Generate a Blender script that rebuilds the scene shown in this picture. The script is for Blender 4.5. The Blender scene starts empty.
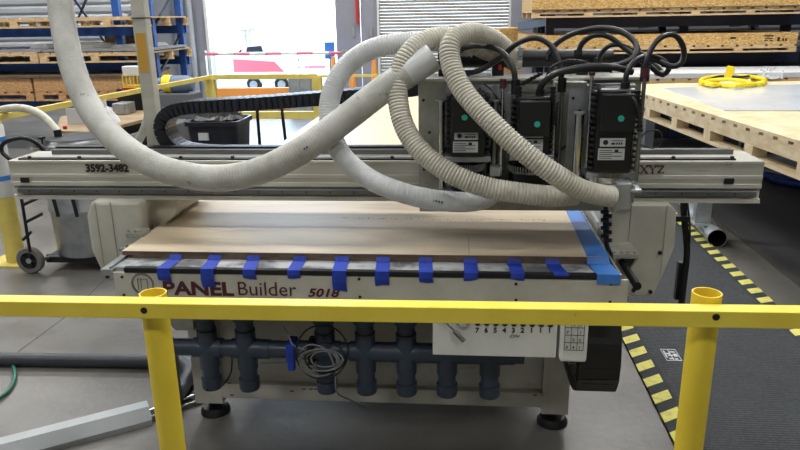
import bpy, bmesh, math, random
from mathutils import Vector, Matrix
random.seed(7)
PI = math.pi
C = bpy.context.scene.collection
# ---------------------------------------------------------------- camera, world, light, exposure
F = 690.0
CAM = Vector((.17, 0, 1.6))
# the machine's long axis vanishes at pixel (462, 16), the verticals 40 px right of centre far below
_Y = Vector((62, 209, F)); _N = Vector((40, -(40*62+F*F)/209, F))
_y = _Y.normalized(); _z = -_N.normalized(); _z = (_z-_y*_y.dot(_z)).normalized(); _x = _y.cross(_z)
if _x.x < 0: _x = -_x
_rt = Vector((_x.x, _y.x, _z.x)); _up = Vector((_x.y, _y.y, _z.y)); _fw = Vector((_x.z, _y.z, _z.z))
cd = bpy.data.cameras.new('camera'); cam = bpy.data.objects.new('camera', cd); C.objects.link(cam)
cam.rotation_mode = 'QUATERNION'
cam.rotation_quaternion = Matrix((_rt, _up, -_fw)).transposed().to_quaternion()
cam.location = CAM
cd.sensor_width = 36; cd.lens = F*36/800; cd.clip_start = .05; cd.clip_end = 300
bpy.context.scene.camera = cam
w = bpy.data.worlds.new('world'); bpy.context.scene.world = w; w.use_nodes = True
bg = w.node_tree.nodes['Background']; bg.inputs[0].default_value = (.58, .77, 1, 1); bg.inputs[1].default_value = 9.0
sun = bpy.data.lights.new('sun', 'SUN'); so = bpy.data.objects.new('sun', sun); C.objects.link(so)
sun.energy = 16; sun.angle = .01; so.rotation_euler = (math.radians(38), math.radians(12), 0)
vs = bpy.context.scene.view_settings
vs.view_transform = 'Standard'; vs.look = 'None'; vs.gamma = 1; vs.exposure = .12; vs.use_curve_mapping = False
LAMPS = [(x, y) for x in (-7.5, -2.6, 2.6, 7.5) for y in (-3, 1.6, 6.2, 10.8)]
LAMP_Z = 6.2; LAMP_W = 70
for i, (x, y) in enumerate(LAMPS):
    l = bpy.data.lights.new('high_bay_lamp_light', 'AREA'); l.shape = 'RECTANGLE'; l.size = 2.2; l.size_y = .7; l.energy = LAMP_W*{-3: 1.1, 1.6: 1.2, 6.2: 2.9, 10.8: 2.5}[y]
    if x > 5: l.energy *= .35
    l.color = (1, .99, .97)
    o = bpy.data.objects.new('high_bay_lamp_light', l); C.objects.link(o); o.location = (x, y, LAMP_Z-.09)
# ---------------------------------------------------------------- measuring: a pixel and one known coordinate give a point
def ray(u, v): return _fw + _rt*(u-400)/F + _up*(225-v)/F
def AY(u, v, y): d = ray(u, v); return CAM + d*(y/d.y)
def AZ(u, v, z): d = ray(u, v); return CAM + d*((z-CAM.z)/d.z)
# ---------------------------------------------------------------- materials
def lin(c):
    c = c/255
    return c/12.92 if c <= .04045 else ((c+.055)/1.055)**2.4
def rgb(h):
    return (lin(int(h[0:2], 16)), lin(int(h[2:4], 16)), lin(int(h[4:6], 16)), 1)
def mat(name, col, rough=.6, metal=0, col2=None, scale=8, lo=.4, hi=.7, bump=0, bscale=60, stretch=(1, 1, 1), emit=0, detail=5, col3=None, scale3=2, lo3=.5, hi3=.7, alpha=1, trans=0, spec=None):
    m = bpy.data.materials.new(name); m.use_nodes = True
    nt = m.node_tree; N = nt.nodes; L = nt.links; b = N['Principled BSDF']
    b.inputs['Base Color'].default_value = rgb(col); b.inputs['Roughness'].default_value = rough; b.inputs['Metallic'].default_value = metal
    if spec is not None: b.inputs['Specular IOR Level'].default_value = spec
    if trans: b.inputs['Transmission Weight'].default_value = trans
    if alpha < 1: b.inputs['Alpha'].default_value = alpha
    if emit: b.inputs['Emission Color'].default_value = rgb(col); b.inputs['Emission Strength'].default_value = emit
    tc = N.new('ShaderNodeTexCoord'); mp = N.new('ShaderNodeMapping'); mp.inputs['Scale'].default_value = stretch
    L.new(tc.outputs['Object'], mp.inputs[0])
    def noise(sc, lo, hi, det=5):
        n = N.new('ShaderNodeTexNoise'); n.inputs['Scale'].default_value = sc; n.inputs['Detail'].default_value = det; n.inputs['Roughness'].default_value = .6
        L.new(mp.outputs[0], n.inputs['Vector'])
        r = N.new('ShaderNodeMapRange'); r.inputs[1].default_value = lo; r.inputs[2].default_value = hi
        L.new(n.outputs['Fac'], r.inputs[0]); return r
    last = None
    if col2:
        r = noise(scale, lo, hi, detail); x = N.new('ShaderNodeMix'); x.data_type = 'RGBA'
        x.inputs[6].default_value = rgb(col); x.inputs[7].default_value = rgb(col2); L.new(r.outputs[0], x.inputs[0]); last = x
    if col3:
        r = noise(scale3, lo3, hi3, detail); x = N.new('ShaderNodeMix'); x.data_type = 'RGBA'
        if last: L.new(last.outputs[2], x.inputs[6])
        else: x.inputs[6].default_value = rgb(col)
        x.inputs[7].default_value = rgb(col3); L.new(r.outputs[0], x.inputs[0]); last = x
    if last: L.new(last.outputs[2], b.inputs['Base Color'])
    if bump:
        n = N.new('ShaderNodeTexNoise'); n.inputs['Scale'].default_value = bscale; n.inputs['Detail'].default_value = 3; L.new(mp.outputs[0], n.inputs['Vector'])
        bp = N.new('ShaderNodeBump'); bp.inputs['Strength'].default_value = bump; bp.inputs['Distance'].default_value = .01
        L.new(n.outputs['Fac'], bp.inputs['Height']); L.new(bp.outputs[0], b.inputs['Normal'])
    return m
M = {}
M['concrete'] = mat('concrete', '72706c', .36, col2='5c5a57', scale=1.3, lo=.4, hi=.62, bump=.12, bscale=30, col3='4e4c48', scale3=4.5, lo3=.57, hi3=.74, detail=8, spec=.5)
M['slab'] = mat('slab_dark', '55544f', .55, col2='42413e', scale=1.1, lo=.4, hi=.65, bump=.1, detail=8)
M['mat'] = mat('rubber_mat', '3b3f43', .75, col2='303336', scale=5, lo=.4, hi=.6, bump=.8, bscale=120, col3='6a6e70', scale3=90, lo3=.68, hi3=.72, spec=.3)
M['matrib'] = mat('rubber_mat_rib', '43474b', .7, col2='34383b', scale=60, lo=.4, hi=.6, bump=.5)
M['matyellow'] = mat('mat_yellow', 'd6cf6a', .7, col2='a9a45a', scale=30, lo=.5, hi=.75, bump=.3)
M['darkmat'] = mat('dark_rubber', '3b3d40', .55, col2='454649', scale=1.5, lo=.45, hi=.6, bump=.2)
M['yellow'] = mat('yellow_paint', 'f6e052', .38, col2='ecd342', scale=7, lo=.4, hi=.7, col3='a8925c', scale3=26, lo3=.71, hi3=.78)
M['yellowpost'] = mat('yellow_post_paint', 'ecd23e', .4, col2='e2c434', scale=5, lo=.4, hi=.7)
M['paleyellow'] = mat('pale_yellow_paint', 'dcca6a', .5, col2='c9b65c', scale=8)
M['bolt'] = mat('bolt_black', '121213', .5)
M['cream'] = mat('machine_cream', 'c5c3b8', .45, col2='b0aea2', scale=5, lo=.4, hi=.7, col3='7e7c70', scale3=14, lo3=.66, hi3=.8, bump=.05)
M['beam'] = mat('beam_aluminium', 'c2c1b6', .45, col2='aeada2', scale=3, lo=.4, hi=.65, col3='7b7a72', scale3=9, lo3=.66, hi3=.8, stretch=(.4, 2, 3))
M['alu'] = mat('aluminium', 'a9adb0', .35, .6, col2='84888b', scale=10, lo=.4, hi=.7)
M['alusmooth'] = mat('sheet_metal', 'b6bbbe', .35, .35, col2='a6abae', scale=3)
M['aludirty'] = mat('aluminium_dirty', 'b0b4b6', .45, .1, col2='5f6365', scale=9, lo=.45, hi=.6, col3='b9bdbe', scale3=12, lo3=.6, hi3=.7)
M['raildark'] = mat('rail_dark', '77797a', .4, .5, col2='5c5e60', scale=10, stretch=(.3, 1, 1))
M['steel'] = mat('steel_rail', '8b8c8c', .28, .8, col2='6a6a6a', scale=12)
M['chrome'] = mat('chrome', 'c9cbcc', .18, 1)
M['zinc'] = mat('galvanised', 'aeb3b5', .36, .5, col2='999fa2', scale=9, lo=.42, hi=.62)
M['headplate'] = mat('head_plate', 'b3b3a9', .42, .35, col2='7e7e76', scale=6, lo=.4, hi=.7, col3='5f5f58', scale3=18, lo3=.66, hi3=.76)
M['black'] = mat('black_plastic', '0e1013', .4, col2='15171b', scale=10)
M['blackmetal'] = mat('black_metal', '141518', .35, .3)
M['lidgrey'] = mat('lid_grey', '3a3d42', .35, .3)
M['motor'] = mat('motor_black', '0b0e13', .32, .1, col2='12151b', scale=9)
M['cable'] = mat('cable_black', '15171a', .4, col2='202327', scale=20, spec=.6)
M['bluetint'] = mat('chain_black', '151822', .42, col2='1e222c', scale=14)
M['tape'] = mat('blue_tape', '1f41b4', .55, col2='183192', scale=18, lo=.4, hi=.7)
M['tapepale'] = mat('blue_tape_pale', '3f7fd0', .5, col2='3470c4', scale=14)
M['ply'] = mat('plywood', 'd3c3a8', .5, col2='bfae92', scale=4, lo=.4, hi=.68, stretch=(.35, 2.4, 1), col3='9c8768', scale3=1.7, lo3=.57, hi3=.75, bump=.03)
M['plyedge'] = mat('plywood_edge', '6b5b4c', .7, col2='4d4137', scale=20)
M['plyfar'] = mat('plywood_far', 'd8c7ab', .45, col2='cbb99c', scale=2, stretch=(.5, 1.2, 1))
M['wood'] = mat('pallet_wood', 'd3b78c', .7, col2='b99a6e', scale=6, lo=.4, hi=.65, stretch=(1, 1, 4), bump=.1)
M['woodpale'] = mat('pallet_wood_pale', 'dccba8', .65, col2='c8b088', scale=7, lo=.4, hi=.65, stretch=(1, 1, 3), col3='a78a60', scale3=20, lo3=.68, hi3=.72)
M['benchwood'] = mat('bench_wood', '9c8666', .6, col2='7d6a50', scale=5)
M['osb'] = mat('osb_board', 'cfa968', .7, col2='a88146', scale=34, lo=.42, hi=.6, stretch=(1, 1, 2), detail=2, col3='e0c48c', scale3=45, lo3=.56, hi3=.62)
M['osbpale'] = mat('osb_board_pale', 'c69a6c', .7, col2='a37c52', scale=30, lo=.42, hi=.6, stretch=(1, 1, 2), detail=2)
M['rackblue'] = mat('rack_blue', '1f4f9c', .5, col2='1a4388', scale=5)
M['rackdark'] = mat('rack_navy', '131c3a', .5)
M['greywall'] = mat('grey_steel_wall', '8c8e99', .5, col2='848691', scale=2)
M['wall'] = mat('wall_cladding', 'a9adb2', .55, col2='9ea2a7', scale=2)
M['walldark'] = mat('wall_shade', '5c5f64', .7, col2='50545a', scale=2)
M['shutter'] = mat('shutter_steel', '9a9a95', .5, col2='908f8a', scale=3)
M['roof'] = mat('roof_sheet', '8a8c8e', .7)
M['hosegrey'] = mat('hose_grey', 'c2c2bc', .45, col2='a4a49c', scale=10, col3='86867e', scale3=30, lo3=.66, hi3=.74, bump=.15, bscale=150)
M['hosewhite'] = mat('hose_white', 'd0d3d4', .35, col2='bfc3c4', scale=9, bump=.1)
M['hosebeige'] = mat('hose_beige', 'cbc8bb', .5, col2='b5b1a2', scale=12, col3='8f8873', scale3=24, lo3=.64, hi3=.74)
M['pvc'] = mat('pvc_blue_grey', '364252', .38, col2='2f3a49', scale=8)
M['pvcdark'] = mat('pvc_dark_grey', '34373d', .4, col2='43464c', scale=5)
M['maroon'] = mat('maroon_vinyl', '4c1c2a', .5)
M['inkblack'] = mat('ink_black', '221a1c', .5)
M['white'] = mat('white_plastic', 'd9dad6', .45, col2='cccdc9', scale=8)
M['label'] = mat('label_white', 'c9ccd0', .5)
M['labelgrey'] = mat('label_grey', '82868a', .5)
M['ink_blue'] = mat('print_blue', '3d4a6e', .6)
M['teal'] = mat('teal_dot', '2fae9a', .5)
M['red'] = mat('red_plastic', 'c02a2a', .4)
M['orange'] = mat('orange_plastic', 'e89a4a', .5)
M['brown'] = mat('tape_ochre', 'c69a3a', .6)
M['tyre'] = mat('tyre_grey', '6a6964', .7)
M['sheetwhite'] = mat('coated_sheet', 'dde5ee', .12, col2='ccd5e0', scale=1.5, col3='8da2b8', scale3=7, lo3=.66, hi3=.72)
M['film'] = mat('plastic_film', 'dfe3e6', .2, alpha=.6)
M['filmyellow'] = mat('strap_yellow', 'ecd21e', .45)
M['greenhose'] = mat('green_hose', '2f6a5a', .4)
M['cyan'] = mat('teal_cloth', '2f6f80', .7)
M['carwhite'] = mat('car_white', 'e6e6e6', .3)
M['carred'] = mat('car_red', 'd8707c', .3)
M['glass'] = mat('car_glass', '24282e', .1)
M['asphalt'] = mat('yard_concrete', 'b9b9b6', .8, col2='a9a9a6', scale=1)
M['motorblue'] = mat('motor_blue_grey', '66788f', .5)
M['blueroll'] = mat('blue_roll', '2a52b0', .4)
M['lamp'] = mat('lamp_housing', 'c8c8c8', .5)
M['lampglow'] = mat('lamp_glow', 'fffaf0', .5, emit=3)
# ---------------------------------------------------------------- mesh helpers
OFF = Vector((0, 0, 0))   # shift of the spindle carriage from where its numbers were first measured
class B:
    def __init__(s): s.bm = bmesh.new()
    def box(s, x0, x1, y0, y1, z0, z1, rot=None, piv=None):
        vs = [s.bm.verts.new((x, y, z)) for x in (x0, x1) for y in (y0, y1) for z in (z0, z1)]
        for f in ((0, 1, 3, 2), (4, 6, 7, 5), (0, 4, 5, 1), (2, 3, 7, 6), (0, 2, 6, 4), (1, 5, 7, 3)): s.bm.faces.new([vs[i] for i in f])
        if rot is not None:
            p = Vector(piv) if piv is not None else Vector(((x0+x1)/2, (y0+y1)/2, (z0+z1)/2))
            for v in vs: v.co = p + rot @ (v.co-p)
        return s
    def bar(s, a, b, w, h, up=(0, 0, 1)):
        a = Vector(a); b = Vector(b); d = (b-a); L = d.length; d.normalize(); u = Vector(up)
        r = d.cross(u)
        if r.length < 1e-4: r = Vector((1, 0, 0))
        r.normalize(); u = r.cross(d).normalized()
        vs = [s.bm.verts.new(p + r*i*w/2 + u*j*h/2) for p in (a, b) for i, j in ((-1, -1), (1, -1), (1, 1), (-1, 1))]
        for f in ((0, 3, 2, 1), (4, 5, 6, 7), (0, 1, 5, 4), (1, 2, 6, 5), (2, 3, 7, 6), (3, 0, 4, 7)): s.bm.faces.new([vs[i] for i in f])
        return s
    def cyl(s, a, b, r, r2=None, n=20, caps=True):
        return s.rings([(Vector(a), r), (Vector(b), r if r2 is None else r2)], n, caps)
    def rings(s, pr, n=20, caps=True):
        pts = [Vector(p) for p, _ in pr]
        t0 = (pts[-1]-pts[0]) if len(pts) == 2 else (pts[1]-pts[0])
        if t0.length < 1e-6: t0 = pts[-1]-pts[0]
        t0.normalize()
        ref = Vector((0, 0, 1)) if abs(t0.z) < .9 else Vector((1, 0, 0))
        u = (ref - t0*ref.dot(t0)).normalized(); prev = None; first = None; last = None
        for i, (p, r) in enumerate(pr):
            t = pts[min(i+1, len(pts)-1)]-pts[max(i-1, 0)]
            t = t.normalized() if t.length > 1e-6 else t0
            u = (u - t*u.dot(t)).normalized(); w_ = t.cross(u)
            ring = [s.bm.verts.new(Vector(p) + (u*math.cos(2*PI*k/n)+w_*math.sin(2*PI*k/n))*r) for k in range(n)]
            if prev:
                for k in range(n): s.bm.faces.new((prev[k], prev[(k+1) % n], ring[(k+1) % n], ring[k]))
            else: first = ring
            prev = ring
        if caps:
            s.bm.faces.new(list(reversed(first))); s.bm.faces.new(prev)
        return s
    def lathe(s, c, prof, axis='z', n=28, caps=True):
        c = Vector(c); ax = {'x': Vector((1, 0, 0)), 'y': Vector((0, 1, 0)), 'z': Vector((0, 0, 1))}[axis]
        a = {'x': Vector((0, 1, 0)), 'y': Vector((0, 0, 1)), 'z': Vector((1, 0, 0))}[axis]; b = ax.cross(a)
        prev = None
        for r, h in prof:
            ring = [s.bm.verts.new(c + ax*h + (a*math.cos(2*PI*k/n)+b*math.sin(2*PI*k/n))*max(r, 1e-4)) for k in range(n)]
            if prev:
                for k in range(n): s.bm.faces.new((prev[k], prev[(k+1) % n], ring[(k+1) % n], ring[k]))
            else: f = ring
            prev = ring
        if caps: s.bm.faces.new(list(reversed(f))); s.bm.faces.new(prev)
        return s
    def prism(s, pts, a, b, axis='z'):
        def P(p, h): return {'z': (p[0], p[1], h), 'y': (p[0], h, p[1]), 'x': (h, p[0], p[1])}[axis]
        lo = [s.bm.verts.new(P(p, a)) for p in pts]; hi = [s.bm.verts.new(P(p, b)) for p in pts]; n = len(pts)
        s.bm.faces.new(lo); s.bm.faces.new(list(reversed(hi)))
        for i in range(n): s.bm.faces.new((lo[i], hi[i], hi[(i+1) % n], lo[(i+1) % n]))
        return s
    def tube(s, pts, r, n=14, step=.02, rib=0, pitch=.014, caps=True, close=False):
        P = [Vector(p) for p in pts]; out = []
        for i in range(len(P)-1):
            p0 = P[max(i-1, 0)]; p1 = P[i]; p2 = P[i+1]; p3 = P[min(i+2, len(P)-1)]
            for k in range(24):
                t = k/24; out.append(.5*((2*p1)+(-p0+p2)*t+(2*p0-5*p1+4*p2-p3)*t*t+(-p0+3*p1-3*p2+p3)*t**3))
        out.append(P[-1])
        if rib: step = pitch/4
        L = [0]
        for a, b in zip(out, out[1:]): L.append(L[-1]+(b-a).length)
        m = max(2, int(L[-1]/step)); res = []; j = 0
        for i in range(m+1):
            d = L[-1]*i/m
            while j < len(L)-2 and L[j+1] < d: j += 1
            f = (d-L[j])/max(L[j+1]-L[j], 1e-9); res.append(out[j].lerp(out[j+1], min(1, f)))
        rr = (lambda i: r + rib*(1, .55, -1, .55)[i % 4]) if rib else (lambda i: r)
        return s.rings([(p, rr(i)) for i, p in enumerate(res)], n, caps)
    def o(s, name, m, parent=None, bevel=0, smooth=False, top=False):
        bmesh.ops.recalc_face_normals(s.bm, faces=s.bm.faces[:])
        if parent is not None: off = wl(parent)
        elif top:
            xs = [v.co for v in s.bm.verts]
            off = Vector(((min(p.x for p in xs)+max(p.x for p in xs))/2, (min(p.y for p in xs)+max(p.y for p in xs))/2, min(p.z for p in xs)))
        else: off = Vector((0, 0, 0))
        off = off - OFF
        for v in s.bm.verts: v.co -= off
        me = bpy.data.meshes.new(name); s.bm.to_mesh(me); s.bm.free()
        me.materials.append(M[m] if isinstance(m, str) else m)
        if smooth:
            for p in me.polygons: p.use_smooth = True
            try: me.set_sharp_from_angle(angle=math.radians(40))
            except Exception: pass
        ob = bpy.data.objects.new(name, me); C.objects.link(ob)
        if parent is not None: ob.parent = parent
        elif top: ob.location = off
        if bevel:
            md = ob.modifiers.new('bevel', 'BEVEL'); md.width = bevel; md.segments = 2; md.limit_method = 'ANGLE'
        return ob
def wl(o):
    v = Vector(o.location)
    while o.parent: o = o.parent; v = v + Vector(o.location)
    return v
def tag(o, label, cat, group=None, kind=None):
    o['label'] = label; o['category'] = cat
    if group: o['group'] = group
    if kind: o['kind'] = kind
    return o
def thing(name, loc, label, cat, group=None):
    o = bpy.data.objects.new(name, None); o.empty_display_size = .05; C.objects.link(o); o.location = loc
    return tag(o, label, cat, group)
def st(o): o['kind'] = 'structure'; return o
def kids(o): return [c for c in bpy.data.objects if c.parent == o]
def dup(root, loc, rz=None, label=None):
    r = root.copy(); C.objects.link(r); r.location = loc
    if rz is not None: r.rotation_euler = (0, 0, rz)
    if label: r['label'] = label
    for ch in kids(root):
        c = ch.copy(); C.objects.link(c); c.parent = r
        for g in kids(ch):
            d = g.copy(); C.objects.link(d); d.parent = c
    return r
def BX(*a): return B().box(*a)
def text(name, body, size, loc, m, parent, rot=(PI/2, 0, 0), offset=0, sx=1, shear=0, depth=.0006):
    cu = bpy.data.curves.new(name, 'FONT'); cu.body = body; cu.size = size; cu.offset = offset; cu.extrude = depth; cu.shear = shear; cu.resolution_u = 3
    t = bpy.data.objects.new('tmp', cu); C.objects.link(t)
    dg = bpy.context.evaluated_depsgraph_get(); me = bpy.data.meshes.new_from_object(t.evaluated_get(dg))
    bpy.data.objects.remove(t)
    from mathutils import Euler
    R = Euler(rot).to_matrix(); off = wl(parent)
    for v in me.vertices:
        c = Vector((v.co.x*sx, v.co.y, v.co.z)); v.co = R @ c + Vector(loc) - off
    me.materials.clear(); me.materials.append(M[m])
    ob = bpy.data.objects.new(name, me); C.objects.link(ob); ob.parent = parent
    return ob
# ================================================================ SETTING
f = B(); f.box(-14, 2.26, -9, 14, -.1, 0); st(f.o('floor', 'concrete'))
f = B(); f.box(2.26, 14, -9, 14, -.1, 0); st(f.o('floor', 'darkmat'))
f = B(); f.box(2.21, 2.26, 1.0, 12, 0, .006); st(f.o('trim_1', 'slab'))
st(BX(-60, 60, 14.25, 90, -.12, -.02).o('ground', 'asphalt'))
DX0, DX1 = -4.84, -2.30
b = B(); b.box(-14, DX0-.75, 14, 14.25, 0, 7); b.box(1.2, 14, 14, 14.25, 0, 7); b.box(DX0-.75, 1.2, 14, 14.25, 4.6, 7); st(b.o('wall_back', 'wall'))
st(BX(DX0-.75, DX0, 13.9, 14.15, 0, 4.6).o('trim_2', 'greywall', bevel=.01))
b = B(); p = AY(192, 40, 13.8); b.cyl((p.x, 13.8, 0), (p.x, 13.8, 5), .06, n=14); b.box(p.x-.14, p.x-.02, 13.85, 13.9, .2, 1.6); st(b.o('trim_8', 'wall'))
st(BX(DX0-.06, DX0, 13.84, 13.9, 0, 4.6).o('trim_3', 'white'))
# grey steel leaves right of the door
d = st(BX(DX1, -1.81, 13.93, 14.0, 0, 4.6).o('door_1', 'greywall', bevel=.01)); BX(-1.96, -1.92, 13.89, 13.93, 1.25, 1.42).o('door_handle', 'zinc', d)
d = st(BX(-1.80, -1.47, 13.93, 14.0, 0, 4.6).o('door_2', 'greywall', bevel=.01)); BX(-1.62, -1.58, 13.89, 13.93, 1.25, 1.42).o('door_handle', 'zinc', d)
def slats(x0, x1, y, z0, z1, pitch, depth):
    b = B(); z = z0
    while z < z1:
        b.prism([(y, z), (y-depth, z+pitch*.25), (y-depth, z+pitch*.7), (y, z+pitch*.95), (y+.02, z+pitch*.95), (y+.02, z)], x0, x1, 'x'); z += pitch
    return b
st(slats(-1.44, 1.07, 13.98, 0, 4.5, .06, .010).o('door_3', 'shutter'))
st(BX(-1.47, -1.43, 13.86, 14.02, 0, 4.6).o('trim_4', 'white')); st(BX(1.06, 1.10, 13.86, 14.02, 0, 4.6).o('trim_5', 'white'))
st(BX(1.10, 1.52, 13.8, 14.0, 0, 6).o('trim_6', 'greywall'))
st(slats(-12, -5.6, 12.95, 0, 5, .16, .03).o('wall_cladding', 'wall'))
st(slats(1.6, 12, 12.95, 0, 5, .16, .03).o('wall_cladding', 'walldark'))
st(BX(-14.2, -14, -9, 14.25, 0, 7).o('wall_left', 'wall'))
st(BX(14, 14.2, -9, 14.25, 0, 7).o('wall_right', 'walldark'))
st(BX(-14.2, 14.2, -9.2, -9, 0, 7).o('wall_front', 'wall'))
st(BX(-14.2, 14.2, -9.2, 14.25, 7, 7.15).o('ceiling', 'roof'))
ORD = ('first', 'second', 'third', 'fourth')
for i, (x, y) in enumerate(LAMPS):
    t = thing('high_bay_lamp', (x, y, LAMP_Z), 'long ceiling lamp, %s from the left in the %s row of lamps' % (ORD[i//4], ORD[i % 4]), 'lamp', 'high bay lamps')
    BX(x-1.15, x+1.15, y-.38, y+.38, LAMP_Z, LAMP_Z+.08).o('housing', 'lamp', t)
    b = B(); b.cyl((x-.9, y, LAMP_Z+.08), (x-.9, y, 6.995), .008, n=6); b.cyl((x+.9, y, LAMP_Z+.08), (x+.9, y, 6.995), .008, n=6); b.o('suspension_wire', 'zinc', t)
    BX(x-1.1, x+1.1, y-.33, y+.33, LAMP_Z-.03, LAMP_Z).o('diffuser', 'lampglow', t)
# floor joints
b = B()
for (u0, v0, u1, v1) in ((75, 290, 30, 390), (30, 330, 75, 300)): pass
b = B(); b.bar(AZ(72, 312, .0008), AZ(20, 350, .0008), .008, .0015); b.bar(AZ(20, 350, .0008), AZ(-30, 392, .0008), .006, .0015); b.bar(AZ(108, 276, .0008), AZ(72, 312, .0008), .006, .0015); st(b.o('trim_7', 'slab'))
# ================================================================ MACHINE
mc = thing('cnc_router', (-.19, 2.04, 0), 'cream CNC router table with gantry and three spindles behind the yellow rail', 'machine')
FY = 2.09
X0, X1 = -.985, .63
BX(X0, X1, FY, 7.4, .69, .812).o('bed', 'aludirty', mc, .003)
BX(X0+.02, X1-.02, FY+.087, 7.35, .812, .8225).o('spoilboard', 'plyedge', mc)
fa = BX(-.99, .70, FY-.012, FY, .645, .797).o('front_fascia', 'cream', mc, .003)
BX(-.948, .625, FY-.016, FY+.004, .797, .815).o('edge_strip', 'black', mc, .002)
b = B()
for u, v in ((122, 277), (124, 295), (161, 278), (359, 279), (360, 297), (516, 284), (516, 300), (611, 284), (610, 302)):
    p = AY(u, v, FY-.013); b.cyl((p.x, FY-.0145, p.z), (p.x, FY-.006, p.z), .005, n=12)
b.o('bolt', 'bolt', fa)
p0 = AY(163, 294.3, FY-.0145)
text('lettering', 'PANEL', .066, (p0.x, FY-.0135, p0.z), 'maroon', fa, offset=.0022, sx=1.25)
p1 = AY(237, 295.2, FY-.0145)
text('lettering', 'Builder', .070, (p1.x, FY-.0135, p1.z), 'maroon', fa, offset=-.0003, sx=1.0)
p2 = AY(307.5, 296.5, FY-.0145)
text('lettering', '5018', .040, (p2.x, FY-.0135, p2.z), 'maroon', fa, offset=.0010, sx=1.28, shear=.25)
pc = AY(142.5, 284, FY-.0145)
b = B()
for r in (.0375, .0335):
    b.lathe((pc.x, FY-.0145, pc.z), [(r, -.0), (r+.0009, 0), (r+.0009, .0025), (r, .0025)], 'y', 40, caps=False)
[b.box(pc.x+a0, pc.x+a1, FY-.0143, FY-.011, pc.z+c0, pc.z+c1) for a0, a1, c0, c1 in ((-.017, -.0155, -.02, .018), (.0155, .017, -.02, .018), (-.017, .017, .0165, .018), (-.006, -.005, -.02, .018))]
b.o('emblem', 'steel', fa)
# side extrusions
for xa, xb in ((X0-.045, X0-.004), (X1+.02, X1+.045)):
    b = BX(xa, xb, FY-.015, 7.4, .785, .808); b.box(xa+.028, xb-.006, FY-.01, 7.4, .808, .815); b.o('side_rail', 'alu', mc, .002)
    b = BX(xa, xb, FY+.1, 7.4, .70, .785); b.o('rail_support', 'headplate', mc)
b = B(); b.cyl(AY(622, 262, 2.30), AY(637, 286, 2.12), .013, n=16); b.lathe(AY(637, 286, 2.12), [(.014, -.003), (.014, .003)], 'y', 16); b.o('lead_screw', 'blackmetal', mc, smooth=True)
b = B(); b.box(-1.045, -.985, 2.24, 2.30, .815, .825); b.cyl((-1.0, 2.26, .825), (-1.0, 2.26, .835), .006, n=10); b.cyl((-1.025, 2.26, .825), (-1.025, 2.26, .835), .006, n=10); b.o('rail_end_stop', 'zinc', mc)
# frame, legs, feet
GY = 2.46
for x0, x1 in ((-.925, -.805), (.50, .605)):
    b = BX(x0, x1, GY, GY+.12, .07, .69); b.o('leg', 'cream', mc, .004)
    xc = (x0+x1)/2
    ft = B().lathe((xc, GY+.06, 0), [(.062, 0), (.062, .012), (.05, .03), (.02, .038), (.014, .07)], 'z', 28).o('foot', 'black', mc, smooth=True)
    b = BX(x0, x1, 6.6, 6.72, .07, .69); b.o('leg', 'cream', mc, .004)
    B().lathe((xc, 6.66, 0), [(.062, 0), (.062, .012), (.05, .03), (.02, .038), (.014, .07)], 'z', 28).o('foot', 'black', mc, smooth=True)
b = BX(-.807, .502, GY+.03, GY+.045, .11, .69); b.box(-.807, .502, GY+.0, GY+.045, .10, .165); b.box(-.807, .502, GY+.0, GY+.03, .655, .69)
fp = b.o('frame_panel', 'cream', mc, .002)
b = B()
for u, v in ((229, 383), (232, 395), (292, 391), (304, 389), (311, 389), (316, 389), (535, 395)): 
    p = AY(u, v, GY); b.box(p.x-.008, p.x+.008, GY-.002, GY+.001, p.z-.002, p.z+.002)
b.o('slot', 'bolt', fp)
b = BX(-.82, .5, 6.6, 6.72, .1, .2); b.o('frame_panel', 'cream', mc)
b = B(); b.prism([(-.96, .69), (-.96, .60), (-.88, .50), (-.81, .50), (-.81, .69)], GY-.2, GY, 'y'); b.o('gusset', 'headplate', mc)
# gantry cheeks
for sx in (-1, 1):
    if sx < 0: ol = [(-1.02, .955), (-1.216, .955), (-1.243, .90), (-1.243, .76), (-1.215, .67), (-1.19, .63), (-1.15, .66), (-1.08, .72), (-1.035, .76), (-1.035, .82)]
    else: ol = [(.70, .955), (.905, .955), (.925, .93), (.93, .80), (.90, .69), (.872, .61), (.79, .61), (.74, .66), (.73, .74), (.69, .76), (.69, .84), (.70, .84)]
    q = B().prism(ol, 2.40, 2.86, 'y').o('gantry_cheek', 'cream', mc, .012)
    b = B()
    xs = -1.14 if sx < 0 else .768
    b.box(xs, xs+.002, 2.3975, 2.40, .70, .955)
    xs = -1.20 if sx < 0 else .89
    b.box(xs, xs+.0015, 2.3975, 2.40, .68, .955)
    b.o('panel_seam', 'headplate', q)
    b = B()
    for x, z in (((-1.19, .655), (-1.165, .67)) if sx < 0 else ((.86, .63), (.88, .78), (.80, .635))): b.cyl((x, 2.392, z), (x, 2.402, z), .007, n=12)
    b.o('bolt', 'bolt', q)
b = BX(.69, .775, 2.27, 2.40, .80, .818); b.box(.69, .70, 2.27, 2.40, .76, .80)
for k in range(4): b.cyl((.70+k*.021, 2.282, .818), (.70+k*.021, 2.282, .824), .006, n=10)
b.prism([(2.27, .80), (2.40, .80), (2.40, .70)], .765, .775, 'x'); b.o('bearing_bracket', 'headplate', mc, .002)
b = BX(-1.06, -.995, 2.33, 2.40, .835, .855)
for k in range(3): b.cyl((-1.05+k*.022, 2.34, .855), (-1.05+k*.022, 2.34, .865), .006, n=10)
b.o('bearing_bracket', 'headplate', mc, .002)
q = B().prism([(-1.035, .955), (-1.035, .78), (-.995, .83), (-.93, .88), (-.93, .955)], 2.5, 2.86, 'y').o('inner_cheek', 'cream', mc, .006)
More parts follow.
